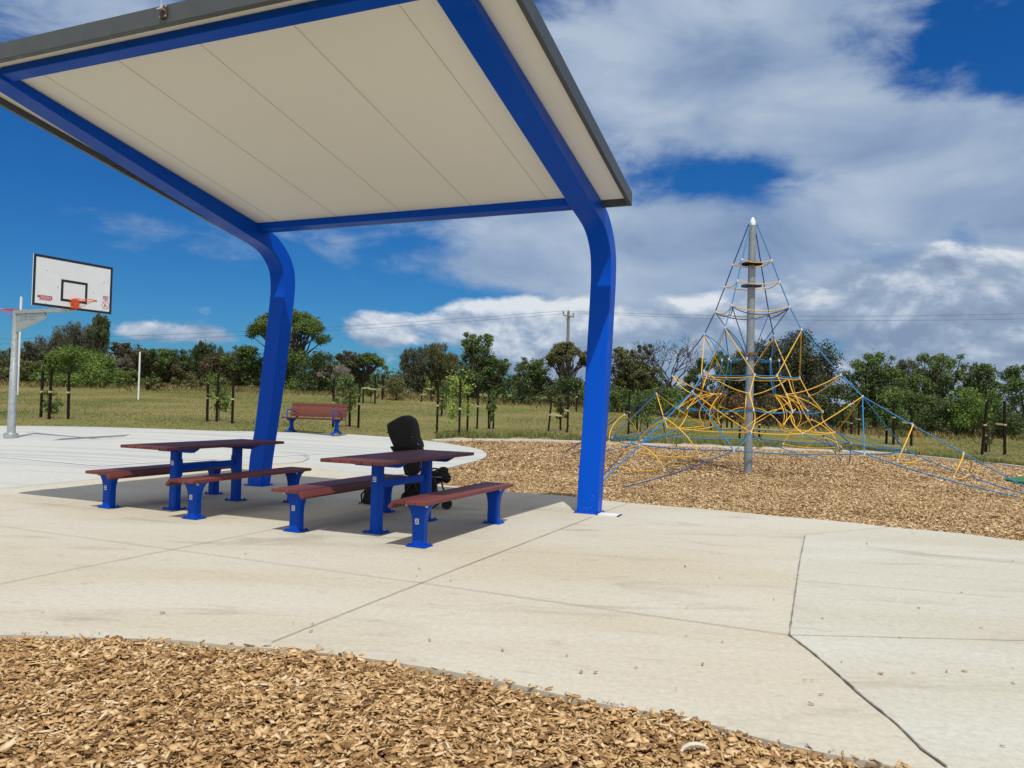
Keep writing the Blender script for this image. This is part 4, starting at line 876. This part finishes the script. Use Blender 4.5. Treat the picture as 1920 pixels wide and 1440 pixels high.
T = [
 (18, 722, 120, 668, 'bush', 'olive', 'olive bushy tree at the far left edge behind the basketball pole', 1, 52),
 (62, 716, 90, 640, 'gum', 'grey', 'grey-topped thin tree just right of the basketball pole', 2, 58),
 (118, 716, 110, 622, 'cas', 'brown', 'brownish twiggy tree between the pole and the backboard corner', 3, 60),
 (152, 714, 96, 602, 'cas', 'grey', 'tall grey twiggy tree below the middle of the backboard', 4, 58),
 (184, 712, 44, 588, 'cas', 'dark', 'narrow dark tree whose tip rises to the lower right corner of the backboard', 5, 57),
 (150, 719, 128, 644, 'bush', 'bright', 'bright green bushy tree in front of the grey trees below the backboard', 6, 50),
 (75, 717, 110, 676, 'bush', 'mid', 'dark mid green bush behind the left stakes', 7, 54),
 (236, 716, 70, 640, 'gum', 'brown', 'brown-green tree right behind the short white pole', 8, 56),
 (206, 712, 40, 655, 'dead', 'brown', 'small dead tree with pale bare branches beside the bright green bush', 9, 52),
 (225, 721, 120, 690, 'shrub', 'mid', 'low green shrub left of the short white pole', 10, 50),
 (284, 716, 80, 651, 'gum', 'mid', 'green tree just right of the short white pole', 11, 58),
 (332, 716, 84, 652, 'gum', 'dark', 'dark tree above the small gap of pale sky left of the shelter', 12, 60),
 (286, 727, 36, 704, 'shrub', 'olive', 'small round olive shrub at the grass edge right of the short white pole', 13, 47),
 (385, 718, 60, 637, 'cas', 'dark', 'spindly dark tree sticking up above its neighbours left of the blue column', 14, 57),
 (415, 718, 92, 656, 'bush', 'brown', 'dark brown bushy tree behind the staked sapling left of the column', 15, 55),
 (357, 722, 60, 700, 'shrub', 'olive', 'low olive shrub left of the staked sapling by the column', 16, 51),
 (462, 722, 90, 646, 'gum', 'mid', 'green tree immediately left of the left blue column', 17, 54),
 (540, 722, 156, 574, 'round', 'mid', 'tall umbrella-shaped tree with domed crown behind the left blue column', 18, 54),
 (552, 727, 130, 650, 'bush', 'mid', 'leafy green tree under the umbrella-shaped tree right of the left column', 19, 52),
 (602, 728, 92, 655, 'bush', 'dark', 'dark green bushy tree right of the left column behind the park bench', 20, 50),
 (655, 727, 66, 657, 'gum', 'brown', 'dark tree with bare forks between the park bench and the paired stakes', 21, 52),
 (688, 728, 76, 660, 'round', 'mid', 'round-topped green tree above the far paired stakes', 22, 52),
 (628, 724, 56, 668, 'dead', 'brown', 'pale dead branches in front of the tree behind the park bench', 23, 49),
 (742, 748, 60, 702, 'shrub', 'olive', 'rounded olive shrub standing alone on the grass edge in the sky gap', 24, 44),
 (778, 738, 66, 650, 'cas', 'grey', 'left part-bare she-oak tree right of the sky gap', 25, 52),
 (815, 738, 80, 640, 'cas', 'olive', 'tallest she-oak tree left of the eucalypt in the middle', 26, 53),
 (842, 738, 70, 664, 'cas', 'brown', 'brown she-oak tree between the tall she-oak and the eucalypt', 27, 55),
 (893, 737, 78, 623, 'gum', 'mid', 'tall open eucalypt with rounded crown in the middle of the tree line', 28, 50),
 (930, 738, 64, 668, 'gum', 'mid', 'lower green eucalypt leaning right beside the tall open eucalypt', 29, 50),
 (880, 738, 90, 690, 'bush', 'dark', 'dark green undergrowth bush below the tall open eucalypt', 30, 49),
 (1000, 746, 84, 669, 'gum', 'mid', 'green spreading tree left of the power pole', 31, 48),
 (975, 748, 80, 706, 'bush', 'dark', 'dark low bush under the green tree left of the power pole', 32, 47),
 (1062, 748, 88, 638, 'round', 'olive', 'umbrella tree with brownish round crown in front of the power pole', 33, 47),
 (1060, 752, 90, 700, 'bush', 'dark', 'dark undergrowth bush at the foot of the umbrella tree by the power pole', 34, 46),
 (1170, 760, 84, 650, 'gum', 'olive', 'dark olive tree just right of the right blue column', 35, 46),
 (1212, 765, 70, 680, 'gum', 'olive', 'olive tree at the left foot of the big bare tree', 36, 46),
 (1240, 768, 110, 614, 'dead', 'grey', 'big bare tree with fine grey branches left of the climbing net', 37, 47),
 (1165, 778, 90, 722, 'bush', 'mid', 'green bush below the tree right of the right blue column', 38, 42),
 (1240, 782, 120, 722, 'bush', 'mid', 'green bush below the big bare tree', 39, 41),
 (1315, 785, 76, 668, 'bush', 'dark', 'dark bushy tree behind the left side of the climbing net', 40, 44),
 (1368, 785, 80, 655, 'gum', 'mid', 'green airy tree directly behind the climbing net pole', 41, 46),
 (1345, 795, 120, 726, 'bush', 'rust', 'rusty brown undergrowth behind the lower net left of the pole', 42, 41),
 (1432, 792, 120, 634, 'cas', 'shade', 'left dark half of the big she-oak clump behind the net', 43, 43),
 (1497, 794, 168, 613, 'bush', 'shade', 'tallest big dark she-oak behind the right side of the net', 44, 44),
 (1480, 796, 170, 668, 'bush', 'shade', 'dense lower foliage of the big dark she-oak clump', 60, 43.5),
 (255, 718, 110, 668, 'bush', 'dark', 'dark bush filling the tree line left of the short white pole', 61, 59),
 (330, 718, 110, 672, 'bush', 'brown', 'brownish bush in the tree line right of the short white pole', 62, 60),
 (450, 720, 120, 668, 'bush', 'dark', 'dark bush at the foot of the trees left of the left column', 63, 57),
 (35, 716, 110, 655, 'cas', 'grey', 'feathery grey tree behind the basketball pole', 64, 62),
 (660, 728, 110, 690, 'bush', 'dark', 'dark low bush behind the dead white branches', 65, 53),
 (820, 742, 110, 705, 'bush', 'brown', 'brown undergrowth under the she-oaks in the middle', 66, 54),
 (1470, 800, 150, 735, 'bush', 'brown', 'brown undergrowth below the big dark she-oak', 45, 40),
 (1572, 800, 100, 715, 'bush', 'dark', 'dark bush right of the big she-oak below the net corner', 46, 40),
 (1640, 800, 112, 658, 'gum', 'mid', 'open branching green tree right of the big she-oak', 47, 42),
 (1700, 800, 66, 672, 'cas', 'grey', 'grey feathery tree top behind the green trees on the right', 48, 50),
 (1688, 806, 110, 720, 'bush', 'mid', 'green bush right of the open branching tree', 49, 39),
 (1758, 803, 110, 660, 'gum', 'mid', 'largest rounded green tree on the right', 50, 42),
 (1755, 812, 120, 730, 'bush', 'dark', 'dark green bush below the largest rounded tree on the right', 51, 38),
 (1838, 803, 90, 676, 'gum', 'mid', 'green tree behind the bright bush on the right', 52, 43),
 (1822, 812, 112, 718, 'bush', 'bright', 'bright green bush behind the right paired stakes', 53, 37),
 (1912, 812, 90, 682, 'bush', 'mid', 'green tree at the right edge of the photo', 54, 40),
 (1885, 822, 80, 760, 'bush', 'dark', 'dark low bush behind the rightmost stake', 55, 36),
]
for row in T:
    (px, yb, wp, yt, kd, hu, lab, sd_, dp) = row
    nm = {'bush': 'bushy_tree', 'shrub': 'shrub', 'round': 'umbrella_tree', 'gum': 'eucalyptus_tree', 'cas': 'casuarina_tree', 'dead': 'bare_tree'}[kd]
    tree(px, yb, wp, yt, kd, hu, lab, sd_, dep=dp, name=nm, cat='shrub' if kd == 'shrub' else 'tree', bk=palebark if (kd == 'dead' and wp < 80) else None)
# distant woodland band closing the gaps low down
Cn = []; Rd = []
for k in range(150):
    a = -.75 + 1.5 * (k + rnd.random()) / 150; d_ = rnd.uniform(62, 72) - 16 * float(sst(a, .1, .5)); x_ = a * d_
    z_ = float(hgt(x_, d_)); R_ = rnd.uniform(.9, 1.6); Cn.append((x_, d_, z_ + R_ * .4)); Rd.append((R_ * 1.3, R_, R_ * .8))
V, Fq = leaves(Cn, Rd, 45000, .26, 1.7); link('distant_scrub', mesh_np('distant_scrub', V, Fq, LF['dark']), label='low dark scrub closing the gaps behind the tree line', cat='scrub', kind='stuff')

# ------------------------------------------------------------------ grass
def blades(P, h0, h1, wd, mat_, name, lab):
    n = len(P); z = hgt(P[:, 0], P[:, 1]) - .02; h_ = rs.uniform(h0, h1, n); a = rs.uniform(0, 2 * np.pi, n); l = rs.normal(0, .45, (n, 2)) * h_[:, None]
    dx = np.cos(a) * wd / 2 * rs.uniform(.6, 1.4, n); dy = np.sin(a) * wd / 2
    V = np.stack([np.stack([P[:, 0] - dx, P[:, 1] - dy, z], 1), np.stack([P[:, 0] + dx, P[:, 1] + dy, z], 1), np.stack([P[:, 0] + l[:, 0], P[:, 1] + l[:, 1], z + h_], 1)], 1).reshape(-1, 3)
    link(name, mesh_np(name, V, np.arange(3 * n).reshape(-1, 3), mat_), label=lab, cat='grass', kind='stuff')
P = scatter(fld, (-34, 34, 16, 58), 420000); P = P[np.abs(P[:, 0]) < P[:, 1] * .72 + 1]; P = P[rs.random(len(P)) < np.clip(26 / P[:, 1], 0, 1) ** 1.2]
blades(P, .015, .05, .03, blade_m, 'grass', 'short dry mown grass across the field')
kv = np.array(kerb); i_ = rs.integers(0, len(kv) - 1, 11000); tt = rs.random(11000)[:, None]
P = kv[i_] * (1 - tt) + kv[i_ + 1] * tt; P[:, 1] += .45 + np.abs(rs.normal(0, .8, 11000)) + .4 * np.sin(P[:, 0] * 2.3) + .3 * np.sin(P[:, 0] * 7.1); P = P[np.abs(P[:, 0]) < P[:, 1] * .72 + 1]
blades(P, .05, .20, .03, green_blade, 'grass_tufts', 'greener longer grass tufts along the gravel behind the kerb')
a = rs.uniform(-.72, .72, 60000); d_ = np.clip(rs.normal(0, 1, 60000) * 2.2 + 49 - 10 * sst(a, .12, .5) + 3 * sst(-a, .1, .4), 30, 70); P = np.stack([a * d_, d_], 1)
P = P[:30000]; blades(P, .10, .34, .07, straw_m, 'dry_weeds', 'tall dry weeds along the foot of the tree line')

# ------------------------------------------------------------------ staked saplings
stk = [
 ('beside the basketball pole', [(76.4, 783, 80.5, 695), (91.7, 785.5, 97, 693), (127.8, 785, 129.7, 695.6)], (93, 784, 34, 735, 'mid'), 'ties', .55),
 ('left of the left blue column', [(388.3, 790, 390.4, 702.5), (406, 792, 409.7, 701), (435.3, 793, 438, 704)], (411, 791, 46, 700, 'bright'), 'ties', .5),
 ('beside the red park bench', [(624.5, 800, 626, 710), (655.5, 799, 656.3, 732), (671.8, 802, 674.5, 712)], (649, 802, 44, 700, 'mid'), 'bands', .5),
 ('far back above the stroller hood', [(680.8, 755.5, 681.3, 700), (702.8, 757, 703.9, 703), (716.5, 749, 717, 702), (719.5, 748, 720, 704)], (695, 755, 26, 700, 'mid'), 'bands', .5),
 ('at the foot of the she-oaks', [(790, 753, 790.8, 731), (807.8, 753, 809, 706), (811.5, 752.5, 812, 734)], (800, 752, 22, 706, 'lime'), 'bands', .5),
 ('left of the lime green sapling', [(819, 814, 821.8, 717), (828, 779, 830.5, 724), (849.5, 780, 850, 724)], (836, 781, 34, 715, 'mid'), 'bands', .55),
 ('around the lime green sapling', [(860.8, 817.5, 863.8, 715), (876, 813, 878, 741), (894.5, 804, 897.5, 720)], (862, 815, 62, 700, 'lime'), 'ties', .5),
 ('right of the lime green sapling', [(916, 806, 917.3, 729), (924.8, 804.5, 926, 745)], (918, 806, 20, 732, 'mid'), 'ties', .5),
 ('on the grass left of the right blue column', [(1028, 808, 1034.5, 747), (1050.8, 808.8, 1051.5, 750), (1063.8, 810, 1066, 730)], (1051, 808, 26, 735, 'olive'), 'bands', .5),
 ('far back touching the right blue column', [(1080.5, 771, 1081.8, 722)], None, 'ties', .55),
 ('just right of the right blue column', [(1178, 813, 1180.5, 732.5), (1194, 811, 1195.5, 736), (1214, 805, 1215, 777)], (1200, 812, 52, 735, 'mid'), 'ties', .5),
 ('behind the left part of the climbing net', [(1333, 805, 1333.5, 763), (1351.5, 805, 1352, 765), (1363, 805, 1363.5, 747), (1372, 804, 1372.5, 765)], (1352, 804, 20, 760, 'mid'), 'ties', .5),
 ('right behind the climbing net pole', [(1386.5, 822, 1388, 792), (1411, 823, 1412, 770), (1423.3, 822, 1424, 770)], None, 'ties', .5),
 ('behind the right part of the climbing net', [(1579.7, 811, 1581, 771), (1596, 814, 1597, 780), (1610, 815.5, 1611.5, 757)], (1597, 812, 30, 765, 'olive'), 'bands', .5),
 ('under the right arm of the climbing net', [(1662, 832, 1662.8, 788), (1675, 833.6, 1676.5, 751.7), (1708.5, 836, 1709.5, 768)], (1682, 833, 40, 765, 'mid'), 'bands', .62),
 ('in front of the bright bush at right', [(1841, 851.7, 1851, 752), (1848, 849, 1851, 795), (1884, 851.7, 1883.5, 751.7)], (1855, 850, 14, 790, 'olive'), 'bands', .55),
 ('far back at the bushes on the left', [(69, 721.5, 69.5, 700), (84.5, 721.5, 85, 699), (241, 726, 241.5, 700), (251.5, 726.5, 252, 701)], None, 'bands', .35),
]
mulchring = pmat('sapling_mulch', (.13, .085, .05), .95, 0, .4, 20)
for where, ss_, sap, tie, tf in stk:
    sb_ = None
    if sap: 
        sx_, sy_, sw_, st_, hu = sap; sp = G(sx_, sy_)
    for j, (xb, yb, xt, yt) in enumerate(ss_):
        p = G(xb, yb); h_ = (yb - yt) / F_PX * p.y; topx = AT(xt, yt, p.y).x - p.x
        pos = ['leftmost', 'second', 'third', 'fourth'][j] if len(ss_) > 3 else (['left', 'middle', 'right'][j] if len(ss_) == 3 else (['left', 'right'][j] if len(ss_) == 2 else 'single'))
        s_t = thing('tree_stake', '%s dark timber stake %s' % (pos, where), 'stake', p, group='dark stakes around the saplings')
        k_ = .024 + .0003 * p.y
        mb = MB(); mb.loft([[(dx + a * k_, b * k_, z) for a, b in ((-1, -1), (1, -1), (1, 1), (-1, 1))] for dx, z in ((0, -.05), (topx, h_))]); mb.build('post', stake_m, s_t)
        zt_ = h_ * (tf if h_ > 1.0 else .6); mb = MB(); mb.box((topx * zt_ / max(h_, .1), 0, zt_), (k_ * 2 + .02, k_ * 2 + .02, .05))
        if tie == 'bands' and len(ss_) > 1:
            j2 = j + 1 if j == 0 else j - 1; q = G(ss_[j2][0], ss_[j2][1]); d2 = (q - p); d2.z = 0
            f_ = .55 if sap else .9
            a = Vector((topx * zt_ / max(h_, .1), -k_ - .01, zt_)); b = d2 * f_ + Vector((0, -k_ - .01, zt_ + .03)); d3 = (b - a)
            nrm = Vector((0, 0, 1)); mb.loft([[a + Vector((0, .008 * c_, .03 * e2)) for c_, e2 in ((-1, -1), (1, -1), (1, 1), (-1, 1))], [b + Vector((0, .008 * c_, .03 * e2)) for c_, e2 in ((-1, -1), (1, -1), (1, 1), (-1, 1))]])
        mb.build('tree_tie', tie_m, s_t)
    if sap:
        sc = sp.y / F_PX; Hs = (sy_ - st_) * sc; Ws = sw_ * sc; r = random.Random(int(sx_))
        t = thing('sapling', 'young %s sapling staked %s' % ({'mid': 'green', 'bright': 'leafy bright green', 'lime': 'pale lime green', 'olive': 'sparse olive'}[hu], where), 'sapling', sp, group='young staked trees')
        mb = MB(); stem = limb(mb, (0, 0, -.02), (r.uniform(-.05, .05), 0, Hs * .95), .018, .006, r, .05, 5, 6); cl = []; rd = []
        for _ in range(int(16 + Ws * 18)):
            z = Hs * r.uniform(.25, .97); lim = (1 - .55 * abs(z / Hs - .6) * 1.6); c_ = Vector((r.uniform(-.5, .5) * Ws * lim, r.uniform(-.3, .3) * Ws, z)); limb(mb, (0, 0, z * .8), c_, .007, .003, r, .2, 2, 4)
            q_ = r.uniform(.12, .22) * min(Ws, 1.2) + .04; cl.append(tuple(c_)); rd.append((q_, q_, q_))
        mb.build('trunk', bark, t)
        V, Fq = leaves(cl, rd, int(260 + Ws * Hs * (300 if hu == 'lime' else 620)), .10, 2.6, .3, .35, .05); link('crown', mesh_np('crown', V, Fq, LF[hu]), t)
        if sy_ > 780:
            mb = MB(); mb.sphere((0, 0, -.03), (.42, .35, .07), 14, 4, 0.); mb.build('mulch_mound', mulchring, loc=sp, label='dark mulch round the sapling %s' % where, cat='mulch', group='mulch mounds round the saplings')
